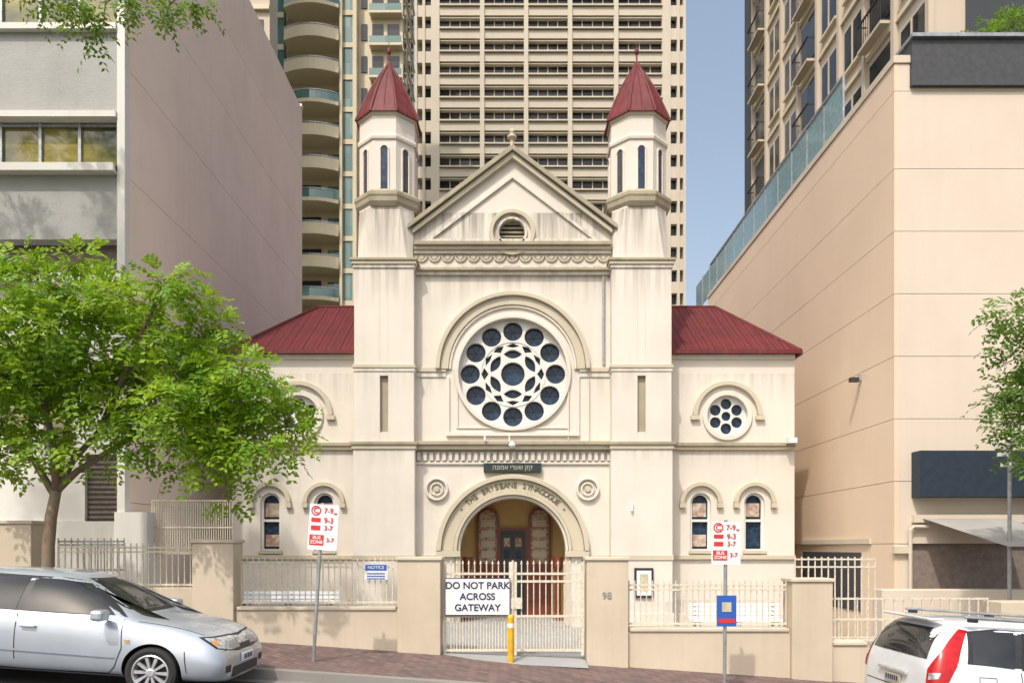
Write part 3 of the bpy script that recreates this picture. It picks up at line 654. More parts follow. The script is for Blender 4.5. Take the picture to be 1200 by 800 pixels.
# ------------------------------------------------------------------ centre office tower
ct = group('office_tower'); b = MB(); dc = 105.0
x0, x1 = X(487, dc), X(803, dc); ztp = 112; FH = 3.27
b.box(x0+0.9, x1-0.9, dc+0.9, dc+34, -4, ztp, M['glassdark'])
b.box(x0, x1, dc-0.1, dc+34.4, ztp, ztp+4, M['tower'])
def vb(u0, u1, ya, yb_, m='tower'): b.box(X(u0, dc), X(u1, dc), ya, yb_, -4, ztp, M[m])
vb(505, 515, dc, dc+1.2); vb(776, 786, dc, dc+1.2)
piers_u = [565, 616.5, 668, 722]
for p in piers_u: vb(p-2.6, p+2.6, dc-0.15, dc+1.1)
for uu in (487.3, 496.5, 795, 802.2): vb(uu-1.5, uu+1.5, dc-0.05, dc+1.0)
nfl = int((ztp+4)/FH); edges = [515]+[q for p in piers_u for q in (p-2.6, p+2.6)]+[776]
base = Z(20, dc) - 25*FH
for i in range(nfl+1):
    z = base+i*FH
    if z+1.5 > ztp: break
    for j in range(0, len(edges), 2):
        xa, xb = X(edges[j], dc), X(edges[j+1], dc)
        b.box(xa, xb, dc+0.1, dc+0.95, z+0.30, z+1.45, M['tower'])
        b.box(xa, xb, dc-0.2, dc+0.6, z+1.55, z+1.75, M['tower'])
        b.box(xa, xb, dc+0.25, dc+0.95, z, z+0.16, M['tower'])
        for q in range(1, 4):
            xm = xa+(xb-xa)*q/4; b.box(xm-0.06, xm+0.06, dc+0.72, dc+0.899, z+1.45, z+FH, M['tower'])
    for (ua, ub) in ((488.8, 495), (498, 505), (786, 793.5), (796.5, 800.7)):
        b.box(X(ua, dc), X(ub, dc), dc+0.1, dc+0.89, z+0.1, z+1.7, M['tower'])
for xs_ in (x0+0.45, x1-0.45):
    for i in range(nfl+1):
        z = base+i*FH
        if z+1.5 > ztp: break
        b.box(xs_-0.45, xs_+0.44, dc+1.3, dc+33, z+0.1, z+1.8, M['tower'])
    for yy in range(0, 12): b.box(xs_-0.5, xs_+0.5, dc+1.5+yy*2.8, dc+2.1+yy*2.8, -4, ztp-0.01, M['tower'])
b.build('facade', ct)

# ------------------------------------------------------------------ apartment towers left
at = group('apartment_tower'); b = MB(); da = 68.0; FH = 38*da/F; ztp = 85
b.box(X(330, da), X(399, da), da+1.4, da+20, -2, ztp, M['apt']); b.box(X(400, da), X(415, da), da+0.5, da+19, -2, ztp, M['glassgreen'])
b.box(X(416, da), X(470, da), da+1.0, da+9, -2, ztp, M['apt']); b.box(X(322, da), X(329.5, da), da+0.8, da+18, -2, ztp, M['glassgreen'])
b.box(X(398, da), X(401, da), da-0.1, da+2, -2, ztp, M['apt']); b.box(X(413.5, da), X(418, da), da-0.1, da+2, -2, ztp, M['apt'])
base = Z(355, da)-9*FH
for i in range(32):
    z = base+i*FH
    if z > ztp-2: break
    xa, xb = X(334, da), X(397.9, da); n = 10
    pts = [(xa+(xb-xa)*t/n, da-1.5*math.sin(math.pi*(0.18+0.64*t/n))+0.4) for t in range(n+1)]
    for hh, zz_, ww, mt in ((0.32, z, 0, 'apt'), (0.75, z+0.33, 0.05, 'apt' if i % 3 else 'glassgreen'), (0.07, z+1.12, 0.0, 'galv')):
        vs = [(x, y+ww, zz_) for x, y in pts]+[(x, y+ww, zz_+hh) for x, y in pts]
        if mt == 'apt' and hh == 0.32:
            vs += [(x, da+1.5, zz_) for x, y in pts]+[(x, da+1.5, zz_+hh) for x, y in pts]; m_ = n+1
            b.add(vs, [(q, q+1, q+1+m_, q+m_) for q in range(n)]+[(q, q+1, q+1+2*m_, q+2*m_) for q in range(n)]+[(q+m_, q+1+m_, q+1+3*m_, q+3*m_) for q in range(n)]+[(0, m_, 3*m_, 2*m_)], M[mt])
        else: b.add(vs, [(q, q+1, q+n+2, q+n+1) for q in range(n)], M[mt])
    b.box(X(347, da), X(372, da), da+1.3, da+1.398, z+0.34, z+2.5, M['glassdark']); b.box(X(380, da), X(394, da), da+1.3, da+1.398, z+0.5, z+2.4, M['glassgreen'])
    b.box(X(400.9, da), X(413.6, da), da+0.38, da+0.6, z-0.1, z+0.35, M['apt']); b.box(X(322, da), X(329.4, da), da+0.7, da+0.9, z-0.1, z+0.4, M['apt'])
    for (ua, ub) in ((421, 428), (434, 447), (452, 466)):
        b.box(X(ua, da), X(ub, da), da+0.9, da+0.998, z+0.9, z+2.4, M['glassdark']); 
    b.box(X(432, da), X(470, da), da+0.2, da+0.998, z+0.0, z+0.22, M['apt']); b.box(X(432, da), X(470, da), da+0.2, da+0.25, z+0.22, z+0.85, M['glassgreen'])
    xq = X(470, da)
    for yy in (1.6, 4.2, 6.6): b.box(xq+0.002, xq+0.05, da+yy, da+yy+1.5, z+0.8, z+2.3, M['glassdark'])
    b.box(xq+0.002, xq+0.12, da+1.0, da+9, z, z+0.2, M['apt'])
b.build('facade', at)
a2 = group('residential_tower'); b = MB(); d2 = 60.0
b.box(X(200, d2), X(316, d2), d2, d2+2, -2, 90, M['rtower'])
for i in range(28):
    z = 2+i*3.1
    for uu in (215, 245, 275, 295): b.box(X(uu, d2), X(uu+14, d2), d2-0.05, d2-0.002, z+0.9, z+2.3, M['glassdark'])
    b.box(X(200, d2), X(316.5, d2), d2-0.3, d2-0.051, z-0.1, z+0.25, M['apt'])
b.build('facade', a2)

# ------------------------------------------------------------------ right hotel tower
rt = group('hotel_tower'); b = MB(); xt = 12.6; y0, y1 = 22.2, 39.6; zt = 58
b.box(xt, xt+26, y0, y1, -2, zt, M['rtower']); b.box(xt-0.12, xt-0.002, y1-1.1, y1+0.1, 4, zt, M['darkwall'])
FH = 2.75; nb = 8; bl = (y1-1.2-y0)/nb
for i in range(18):
    z = 8+i*FH
    b.box(xt-0.10, xt-0.002, y0, y1-1.11, z, z+0.16, M['apt'])
    for j in range(nb):
        ya = y0+j*bl
        if j % 3 == 1:
            b.box(xt-0.06, xt-0.002, ya+0.3, ya+bl-0.3, z+0.4, z+2.45, M['glassdark'])
            b.box(xt-0.45, xt-0.11, ya+0.2, ya+bl-0.2, z+0.2, z+0.30, M['rtower'])
            for q in range(12): 
                yq = ya+0.22+q*(bl-0.44)/11; b.box(xt-0.44, xt-0.42, yq-0.01, yq+0.01, z+0.3, z+1.15, M['blackiron'])
            b.box(xt-0.46, xt-0.40, ya+0.2, ya+bl-0.2, z+1.14, z+1.19, M['blackiron'])
            for yy in (ya+0.2, ya+bl-0.22): b.box(xt-0.44, xt-0.11, yy, yy+0.02, z+0.3, z+0.35, M['blackiron']); b.box(xt-0.44, xt-0.11, yy, yy+0.02, z+1.14, z+1.19, M['blackiron'])
        else:
            b.box(xt-0.05, xt-0.002, ya+0.35, ya+bl-0.35, z+0.7, z+2.25, M['glassdark']); b.box(xt-0.09, xt-0.051, ya+bl/2-0.03, ya+bl/2+0.03, z+0.7, z+2.25, M['rtower'])
            b.box(xt-0.14, xt-0.002, ya+0.3, ya+bl-0.3, z+0.58, z+0.68, M['apt'])
    for uu in range(3):
        b.box(xt+1+uu*4, xt+3.4+uu*4, y0-0.05, y0-0.002, z+0.7, z+2.2, M['glassdark'])
for j in range(nb+1): b.box(xt-0.16, xt-0.002, y0+j*bl-0.1, y0+j*bl+0.1, 2, zt, M['rtower'])
b.box(xr+0.3, xt+20, 24, 31, zR-0.1, zR+0.0, M['conc'])
b.build('facade', rt)

# ------------------------------------------------------------------ trees
def leafspray(V, Fc, p, dirn, length, ll, lw, pairs):
    up = Vector((random.gauss(0, .5), random.gauss(0, .5)-0.35, 1)).normalized()
    side = dirn.cross(up)
    if side.length < 0.05: side = Vector((1, 0, 0))
    side.normalize(); nrm = side.cross(dirn).normalized()
    for i in range(pairs):
        t = (i+0.6)/pairs; base = p+dirn*(length*t)+Vector((0, 0, -0.10*length*t*t*3))
        for s_ in (-1, 1):
            ld = (side*s_*0.9+dirn*0.55+nrm*random.uniform(-0.35, 0.2)).normalized()
            w = ld.cross(nrm).normalized()*lw*random.uniform(0.7, 1.15); l = ll*random.uniform(0.7, 1.15)
            o = len(V); V += [tuple(base), tuple(base+ld*l*0.5+w), tuple(base+ld*l-nrm*l*0.15), tuple(base+ld*l*0.5-w)]
            Fc.append((o, o+1, o+2, o+3))
def foliage(name, clusters, parent, mat, dens=75, ll=0.12, lw=0.026, sl_=0.34, pairs=4, hang=0.25):
    V = []; Fc = []
    for (c, r) in clusters:
        c = Vector(c); n = int(dens*(r/0.5)**2)
        for i in range(n):
            dv = Vector((random.gauss(0, 1), random.gauss(0, 1), random.gauss(0, 0.85))).normalized()
            rr = r*(random.random()**0.45)
            p = c+Vector((dv.x, dv.y, dv.z*0.8))*rr
            dd = (dv+Vector((random.gauss(0, .4), random.gauss(0, .4), random.gauss(0, .3)-hang))).normalized()
            leafspray(V, Fc, p, dd, sl_*random.uniform(0.6, 1.1), ll, lw, pairs)
    me = bpy.data.meshes.new(name); me.from_pydata(V, [], Fc); me.materials.append(mat); me.update()
    o = bpy.data.objects.new(name, me); col.objects.link(o); o.parent = parent; return o
def branch(mb, a, b, r0, r1, wob=0.12):
    a = Vector(a); b = Vector(b); n = 5; pts = []
    L_ = (b-a).length
    for i in range(n+1):
        t = i/n; p = a.lerp(b, t); p.z += 0.12*L_*math.sin(math.pi*t)
        if 0 < i < n: p += Vector((random.gauss(0, wob), random.gauss(0, wob), random.gauss(0, wob)))*L_*0.25
        pts.append(p)
    mb.tube(pts, [r0+(r1-r0)*i/n for i in range(n+1)], M['bark'], 6); return pts
def E3(u, v, y): return Vector((X(u, y), y, Z(v, y)))
tree = group('street_tree'); tm = MB(); ty = 12.1
zb = -SL*X(58, ty)-0.05
base = Vector((X(56, ty), ty, zb))
tp = [base+Vector((0, 0, -0.1)), base+Vector((0, 0, 0.25)), E3(57, 640, ty), E3(60, 605, ty), E3(66, 575, ty)]
tm.tube(tp, [0.14, 0.11, 0.095, 0.09, 0.08], M['bark'], 9)
fork = tp[-1]; nodes = [fork]
limbs = [[(66, 575, 0), (85, 540, 0.1), (120, 500, 0.2), (165, 450, 0.3), (220, 410, 0.4)],
         [(66, 575, 0), (62, 520, -0.2), (50, 460, -0.3), (45, 400, -0.4), (60, 340, -0.3)],
         [(66, 575, 0), (90, 552, 0.1), (150, 515, 0.3), (215, 490, 0.4), (290, 485, 0.4), (335, 500, 0.4)],
         [(66, 575, 0), (75, 520, 0.4), (90, 450, 0.6), (110, 380, 0.8), (125, 330, 0.8)],
         [(64, 580, 0), (40, 540, 0.2), (0, 500, 0.2), (-40, 470, 0.1)],
         [(120, 500, 0.2), (150, 430, -0.2), (175, 370, -0.4), (190, 330, -0.4)]]
for lm in limbs:
    pts = [E3(u_, v_, ty+o_) for u_, v_, o_ in lm]; tm.tube(pts, [0.052*(1-i/len(pts))+0.012 for i in range(len(pts))], M['bark'], 7); nodes += pts[1:]
cl = [(30, 330, 38), (95, 303, 24), (60, 378, 42), (135, 345, 38), (190, 335, 28), (236, 355, 25), (266, 385, 24), (110, 415, 42), (178, 400, 40), (225, 415, 36), (280, 437, 30), (310, 466, 26),
      (336, 494, 24), (342, 530, 18), (250, 470, 36), (190, 475, 36), (125, 480, 30), (50, 445, 38), (8, 490, 36), (50, 520, 26), (265, 520, 32), (305, 515, 28), (232, 540, 24), (278, 560, 20), (264, 586, 13),
      (12, 400, 38), (-35, 440, 48), (-45, 370, 45), (-60, 510, 40), (160, 525, 22), (20, 305, 22), (110, 550, 13), (0, 545, 26), (200, 555, 14), (318, 448, 14), (215, 322, 14), (75, 410, 30),
      (150, 440, 34), (210, 445, 34), (90, 460, 30), (20, 445, 34), (245, 435, 30), (285, 480, 28), (215, 505, 28), (95, 350, 34), (165, 365, 30), (80, 500, 20), (255, 500, 26), (330, 474, 18), (352, 505, 12)]
clusters = []
for (u_, v_, r_) in cl:
    for q in range(2 if r_ > 20 else 1):
        yy = ty+random.uniform(-1.3, 1.3)*(r_/45); p = E3(u_+random.uniform(-8, 8)*q, v_+random.uniform(-8, 8)*q, yy); R = r_*ty/F*0.80
        clusters.append((p, R)); nd = min(nodes, key=lambda n_: (n_-p).length); branch(tm, nd, p, 0.02, 0.006)
tm.build('trunk_and_limbs', tree, smooth=True)
foliage('crown_leaves', clusters, tree, M['leaf'], dens=86, ll=0.125, lw=0.034)
def big_tree(name, bx, by, h, limb_targets, clist, mat, dens, ll=0.10):
    e = group(name); m_ = MB(); zg = -SL*bx-0.05
    tr = [Vector((bx, by, zg-0.1)), Vector((bx+0.05, by, zg+1.2)), Vector((bx-0.05, by+0.05, zg+h*0.35)), Vector((bx+0.1, by, zg+h*0.6)), Vector((bx, by, zg+h*0.85))]
    m_.tube(tr, [0.24, 0.19, 0.16, 0.11, 0.05], M['bark'], 9); nd = tr[2:]
    for tg in limb_targets:
        s0 = min(tr[2:], key=lambda n_: (n_-tg).length); nd += branch(m_, s0, tg, 0.07, 0.02)[2:]
    for p, r in clist:
        n_ = min(nd, key=lambda q: (q-p).length); branch(m_, n_, p, 0.02, 0.006)
    m_.build('trunk_and_limbs', e, smooth=True); foliage('crown_leaves', clist, e, mat, dens, ll=ll)
yb = 11.6
cl2 = [(E3(70, -6, yb), 0.40), (E3(120, 4, yb-.3), 0.30), (E3(172, 2, yb), 0.30), (E3(205, 0, yb+.2), 0.28), (E3(98, 30, yb), 0.20), (E3(110, 50, yb), 0.12), (E3(150, 12, yb), 0.18), (E3(195, 18, yb), 0.15), (E3(232, -4, yb), 0.2), (E3(20, -50, yb), 0.5)]
for i in range(14):
    a = random.uniform(0, 6.28); r = random.uniform(0.5, 3.0); cl2.append((Vector((-10.5+r*math.cos(a), 11.4+r*math.sin(a)*0.8, random.uniform(11.6, 13.4))), random.uniform(0.5, 0.8)))
big_tree('street_tree', -10.0, 11.5, 12.5, [E3(60, -40, yb), E3(160, -30, yb), E3(225, -22, yb)], cl2, M['leafdark'], 100)
yb = 12.0
cl3 = [(E3(1188, 365, yb), 0.36), (E3(1180, 400, yb), 0.22), (E3(1205, 420, yb), 0.40), (E3(1190, 455, yb), 0.26), (E3(1172, 478, yb), 0.2), (E3(1195, 500, yb), 0.34), (E3(1200, 530, yb), 0.2), (E3(1160, 470, yb), 0.12), (E3(1225, 470, yb), 0.6), (E3(1240, 380, yb), 0.6)]
for i in range(14):
    cl3.append((Vector((random.uniform(9.4, 12), yb+random.uniform(-1.2, 1.2), random.uniform(3.6, 6.6))), random.uniform(0.45, 0.7)))
big_tree('street_tree', 10.4, 12.0, 7.0, [E3(1230, 400, yb), E3(1215, 480, yb)], cl3, M['leafdark'], 120)
rp = group('rooftop_plants'); foliage('leaves', [(Vector((X(1150, 17), 17.0, Z(46, 17))), 0.28), (Vector((X(1172, 17), 17.0, Z(38, 17))), 0.38), (Vector((X(1195, 17), 17.2, Z(30, 17))), 0.5), (Vector((X(1215, 17), 17.2, Z(30, 17))), 0.6)], rp, M['leafdark'], 110)

# ------------------------------------------------------------------ bus-zone signs
def bus_sign(u_top, u_bot, uc, v0, v1, yy, blue=None):
    e = group('parking_sign'); b = MB(); xt_, xb_ = X(u_top, yy), X(u_bot, yy); zt_ = Z(v0-2, yy); zb_ = -SL*xb_-0.08
    lean = math.atan2(xt_-xb_, zt_-zb_)
    b.tube([(xb_, yy, zb_), (xt_, yy, zt_)], 0.027, M['galv'], 10)
    b.build('pole', e)
    W = 34*yy/F; H = (v1-v0)*yy/F; cz = Z((v0+v1)/2, yy); cxx = X(uc, yy)
    def loc(a, c_): return Vector((cxx+a*math.cos(lean)+c_*math.sin(lean), yy-0.04, cz-a*math.sin(lean)+c_*math.cos(lean)))
    s = MB()
    def r(a0, a1, c0, c1, yo, m):
        q = [loc(a0, c0), loc(a1, c0), loc(a1, c1), loc(a0, c1)]; s.add([(p.x, p.y-yo, p.z) for p in q]+[(p.x, p.y-yo+0.004, p.z) for p in q], [(0, 1, 2, 3), (7, 6, 5, 4), (0, 4, 5, 1), (1, 5, 6, 2), (2, 6, 7, 3), (3, 7, 4, 0)], m)
    r(-W/2, W/2, -H/2, H/2, 0, M['signwhite'])
    r(-W*0.42, -W*0.10, H*0.11, H*0.20, 0.006, M['signred']); r(-W*0.45, W*0.04, -H*0.40, -H*0.17, 0.006, M['signred'])
    r(-W*0.42, -W*0.10, -H*0.07, H*0.03, 0.006, M['signred'])
    s.build('sign_face', e)
    p = loc(-W*0.27, H*0.36)
    plate('clearway_ring', [circ(p.x, p.z, W*0.17, 20), circ(p.x, p.z, W*0.13, 20)], p.y-0.006, 0.003, M['signred'], e)
    for (bd, a, c_, sz, mm) in (('C', -0.27, 0.36, 0.12, 'signred'), ('7-9', 0.16, 0.36, 0.11, 'signred'), ('AM', 0.39, 0.31, 0.035, 'signred'), ('9-3', 0.18, 0.15, 0.11, 'signred'), ('3-7', 0.18, -0.02, 0.10, 'signred'),
                                ('BUS', -0.20, -0.235, 0.07, 'signwhite'), ('ZONE', -0.20, -0.335, 0.07, 'signwhite'), ('3-7', 0.26, -0.28, 0.09, 'signred')):
        p = loc(W*a, H*c_); text('sign_text', bd, sz, (p.x, p.y-0.009, p.z), M[mm], e, 0.001, roty=lean).data.offset = 0.0015
    if blue:
        s = MB(); s.eb(yy, uc-11, uc+12, blue[0], blue[1], yy-0.045, yy-0.04, M['signblue']); s.eb(yy, uc-5, uc+6, blue[0]+8, blue[0]+19, yy-0.05, yy-0.046, M['gold']); s.eb(yy, uc-9, uc+10, blue[1]-9, blue[1]-4, yy-0.05, yy-0.046, M['signred'])
        s.build('blue_plate', e)
bus_sign(378.5, 367, 379.5, 591, 644, 11.35)
bus_sign(850.5, 849, 850, 611, 661, 11.35, (697, 733))

# ------------------------------------------------------------------ vehicles
def paint(name, c, metal): 
    m, nt, b = newmat(name); b.inputs['Base Color'].default_value = (*c, 1); b.inputs['Metallic'].default_value = metal
    co = N(nt, 'ShaderNodeTexCoord').outputs['Object']
    nt.links.new(mix(nt, maprange(nt, noise(nt, co, 3, 5), 0.3, 0.8), c, tuple(q*0.86 for q in c)), b.inputs['Base Color'])
    b.inputs['Roughness'].default_value = 0.35; b.inputs['Coat Weight'].default_value = 1.0; b.inputs['Coat Roughness'].default_value = 0.03; return m
M['silver'] = paint('silver_paint', (0.50, 0.55, 0.62), 0.4); M['carwhite'] = paint('white_car_paint', (0.70, 0.72, 0.74), 0.0)
M['carglass'] = glass('car_glass', (0.012, 0.015, 0.017), (0.05, 0.05, 0.05), (1, 1, 1), 0.03, spec=0.6)
M['rubber'] = simple('rubber', (0.02, 0.02, 0.02), 0.8); M['plastic'] = simple('black_plastic', (0.025, 0.025, 0.027), 0.5)
M['seam'] = simple('panel_gap', (0.03, 0.03, 0.03), 0.8); M['alloy'] = simple('alloy', (0.65, 0.66, 0.68), 0.3, 0.5)
M['lamp'] = simple('headlamp_lens', (0.62, 0.64, 0.66), 0.06, 0.3, var=0.35, scale=14); M['redlens'] = simple('red_lens', (0.50, 0.01, 0.012), 0.1, var=0.2, scale=10); M['amber'] = simple('amber_lens', (0.7, 0.30, 0.06), 0.15)
def car(name, st, wx, wr, paintm, rub=0.02):
    e = group(name); V = []; Fc = []; ns = 14
    for (x, zb_, zbelt, ztop, ws, wm, wb_, wt_, cab) in st:
        zm = zb_+(zbelt-zb_)*0.62; drop = 0.085 if cab else 0.025
        h = [(0, zb_), (ws*.85, zb_), (ws, zb_+(zbelt-zb_)*.15), (wm, zm), (wb_, zbelt), (wt_, ztop-drop), (wt_*.6, ztop-0.012), (0, ztop)]
        loop = [(y, z) for y, z in h]+[(-y, z) for y, z in reversed(h[1:-1])]
        V += [(x, y, z) for y, z in loop]
    for i in range(len(st)-1):
        for j in range(ns): Fc.append((i*ns+j, i*ns+(j+1) % ns, (i+1)*ns+(j+1) % ns, (i+1)*ns+j))
    Fc += [tuple(range(ns)), tuple((len(st)-1)*ns+j for j in range(ns))]
    me = bpy.data.meshes.new('body'); me.from_pydata(V, [], Fc); me.materials.append(paintm); me.materials.append(M['plastic'])
    bm = bmesh.new(); bm.from_mesh(me); bmesh.ops.recalc_face_normals(bm, faces=bm.faces); bm.to_mesh(me); bm.free()
    o = bpy.data.objects.new('tmpbody', me); col.objects.link(o); sm = o.modifiers.new('s', 'SUBSURF'); sm.levels = 3; sm.render_levels = 3
    dg = bpy.context.evaluated_depsgraph_get(); m2 = bpy.data.meshes.new_from_object(o.evaluated_get(dg))
    bm = bmesh.new(); bm.from_mesh(m2); bvh = BVHTree.FromBMesh(bm); bm.free()
    bpy.data.objects.remove(o)
    o = bpy.data.objects.new('body', m2); col.objects.link(o)
    tools = []
    for x in wx:
        for s_ in (-1, 1):
            cbm = MB(); cbm.lathe((x, 0, wr), [(wr*1.14, 0.55*s_), (wr*1.14, 1.3*s_)], M['plastic'], 40, 'y'); t_ = cbm.build('tool'); tools.append(t_)
            bo_ = o.modifiers.new('b', 'BOOLEAN'); bo_.operation = 'DIFFERENCE'; bo_.object = t_; bo_.solver = 'EXACT'; bo_.material_mode = 'TRANSFER'
    dg = bpy.context.evaluated_depsgraph_get(); dg.update(); m3 = bpy.data.meshes.new_from_object(o.evaluated_get(dg))
    bpy.data.objects.remove(o); [bpy.data.objects.remove(t_) for t_ in tools]
    m3.polygons.foreach_set('use_smooth', [True]*len(m3.polygons))
    o = bpy.data.objects.new('body', m3); col.objects.link(o); o.parent = e
    try:
        m3.set_sharp_from_angle(angle=math.radians(35))
    except Exception: pass
    def panel(nm, pts, dirn, mat, off=0.006, cuts=5):
        dirn = Vector(dirn).normalized(); bm = bmesh.new(); vs = [bm.verts.new(p) for p in pts]; bm.faces.new(vs)
        bmesh.ops.triangulate(bm, faces=bm.faces); bmesh.ops.subdivide_edges(bm, edges=bm.edges, cuts=cuts, use_grid_fill=True)
        bmesh.ops.triangulate(bm, faces=bm.faces)
        for v in bm.verts:
            hit = bvh.ray_cast(v.co, dirn)
            if hit[0] is None: 
                hn = bvh.find_nearest(v.co); v.co = hn[0]-dirn*off
            else: v.co = hit[0]-dirn*off
        bmesh.ops.recalc_face_normals(bm, faces=bm.faces)
        me = bpy.data.meshes.new(nm); bm.to_mesh(me); bm.free(); me.materials.append(mat); me.polygons.foreach_set('use_smooth', [True]*len(me.polygons))
        ob = bpy.data.objects.new(nm, me); col.objects.link(ob); ob.parent = e; return ob
    def side(nm, poly, mat, off=0.006, cuts=5):
        for s_ in (-1, 1): panel(nm, [(x, s_*1.5, z) for x, z in poly], (0, -s_, 0), mat, off, cuts)
    def seam(nm, line, w=0.006):
        for (xa, za), (xb, zb_) in zip(line[:-1], line[1:]):
            dx, dz = xb-xa, zb_-za; l = math.hypot(dx, dz); nx_, nz_ = -dz/l*w, dx/l*w
            side(nm, [(xa-nx_, za-nz_), (xb-nx_, zb_-nz_), (xb+nx_, zb_+nz_), (xa+nx_, za+nz_)], M['seam'], 0.003, 4)
    for x in wx:
        for s_ in (-1, 1):
            w = MB(); yo = s_*0.875; c = (x, 0, wr)
            w.lathe(c, [(wr*.62, yo-s_*.20), (wr*.9, yo-s_*.20), (wr*.985, yo-s_*.17), (wr, yo-s_*.12), (wr, yo-s_*.06), (wr*.975, yo-s_*.015), (wr*.85, yo), (wr*.70, yo-s_*0.012), (wr*.66, yo-s_*.03)], M['rubber'], 36, 'y', caps=False)
            w.lathe(c, [(wr*.71, yo-s_*.006), (wr*.67, yo+s_*.002), (wr*.64, yo-s_*.01), (wr*.62, yo-s_*.06), (wr*.60, yo-s_*.09)], M['alloy'], 36, 'y', caps=False)
            w.lathe(c, [(wr*.645, yo-s_*.085), (wr*.645, yo-s_*.08)], M['plastic'], 24, 'y')
            w.lathe(c, [(wr*.17, yo-s_*.07), (wr*.17, yo-s_*.012), (wr*.12, yo-s_*.005)], M['alloy'], 20, 'y')
            for q in range(10):
                a = 2*math.pi*q/10; ca, sa = math.cos(a), math.sin(a); r0, r1 = wr*.12, wr*.66; hw0, hw1 = 0.013, 0.021
                P4 = [(r0, -hw0), (r1, -hw1), (r1, hw1), (r0, hw0)]; ya, yb_ = yo-s_*.016, yo-s_*.055
                vs = [(x+r*ca-t_*sa, ya, wr+r*sa+t_*ca) for r, t_ in P4]+[(x+r*ca-t_*sa, yb_, wr+r*sa+t_*ca) for r, t_ in P4]
                w.add(vs, [(0, 1, 2, 3), (4, 5, 6, 7), (0, 1, 5, 4), (1, 2, 6, 5), (2, 3, 7, 6), (3, 0, 4, 7)], M['alloy'])
            w.build('wheel', e)
    return e, panel, side, seam
def rbox(nm, e, c, s, mat, bev=0.02):
    b = MB(); b.box(c[0]-s[0], c[0]+s[0], c[1]-s[1], c[1]+s[1], c[2]-s[2], c[2]+s[2], mat); o = b.build(nm, e, bev); return o
# --- hatchback
st = [(-2.13, .38, .72, .80, .60, .66, .62, .45, 0), (-2.10, .26, .86, .98, .74, .80, .76, .56, 0), (-1.98, .20, .95, 1.12, .80, .86, .82, .60, 0), (-1.68, .18, .97, 1.39, .84, .885, .85, .57, 1),
      (-1.1, .18, .965, 1.465, .86, .89, .86, .58, 1), (-.35, .18, .95, 1.485, .86, .89, .865, .59, 1), (.15, .18, .94, 1.455, .86, .89, .86, .57, 1), (.52, .18, .935, 1.29, .86, .888, .85, .60, 1),
      (.98, .18, .925, 1.02, .86, .885, .82, .62, 0), (1.06, .18, .92, .985, .86, .885, .815, .62, 0), (1.45, .18, .87, .945, .86, .885, .79, .58, 0), (1.80, .18, .79, .86, .84, .87, .74, .56, 0), (2.02, .19, .70, .76, .80, .83, .69, .52, 0), (2.12, .20, .58, .64, .70, .76, .62, .46, 0), (2.15, .22, .50, .54, .6, .66, .55, .40, 0)]
e, panel, side, seam = car('parked_car', st, (-1.33, 1.32), 0.315, M['silver'])
side('window_rubber', [(.94, .965), (.34, 1.36), (.0, 1.395), (-.95, 1.395), (-1.35, 1.32), (-1.72, 1.06), (-1.60, .99)], M['plastic'], 0.003, 7)
side('front_window', [(.80, .985), (.32, 1.335), (.0, 1.37), (-.28, 1.375), (-.28, .985)], M['carglass'], 0.008)
side('rear_window', [(-.36, .985), (-.36, 1.375), (-.95, 1.37), (-1.12, 1.32), (-1.22, 1.0)], M['carglass'], 0.008)
side('quarter_window', [(-1.28, 1.01), (-1.18, 1.32), (-1.34, 1.29), (-1.64, 1.06), (-1.56, 1.01)], M['carglass'], 0.008)
panel('windscreen', [(3, -.70, 1.045), (3, .70, 1.045), (3, .57, 1.39), (3, -.57, 1.39)], (-1, 0, 0), M['carglass'], 0.006, 8)
panel('rear_screen', [(-3, -.6, 1.1), (-3, .6, 1.1), (-3, .52, 1.38), (-3, -.52, 1.38)], (1, 0, 0), M['carglass'], 0.006, 8)
panel('cowl', [(3, -.72, 1.005), (3, .72, 1.005), (3, .70, 1.04), (3, -.70, 1.04)], (-1, 0, 0), M['plastic'], 0.004, 4)
seam('door_gap', [(.92, .94), (.96, .60), (.88, .36), (.80, .27), (-.32, .25), (-.32, .94)]); seam('rear_door_gap', [(-.32, .26), (-.98, .28), (-1.10, .60), (-1.24, .72), (-1.26, .98)])
seam('sill_line', [(.95, .255), (-.95, .255)], 0.008); side('side_moulding', [(.88, .475), (.88, .50), (-1.0, .52), (-1.0, .495)], M['silver'], 0.014)
seam('bumper_gap', [(1.70, .60), (1.74, .34)])
panel('bonnet_gap', [(1.98, -.60, 3), (1.99, .60, 3), (2.0, .60, 3), (1.995, -.60, 3)], (0, 0, -1), M['seam'], 0.003)
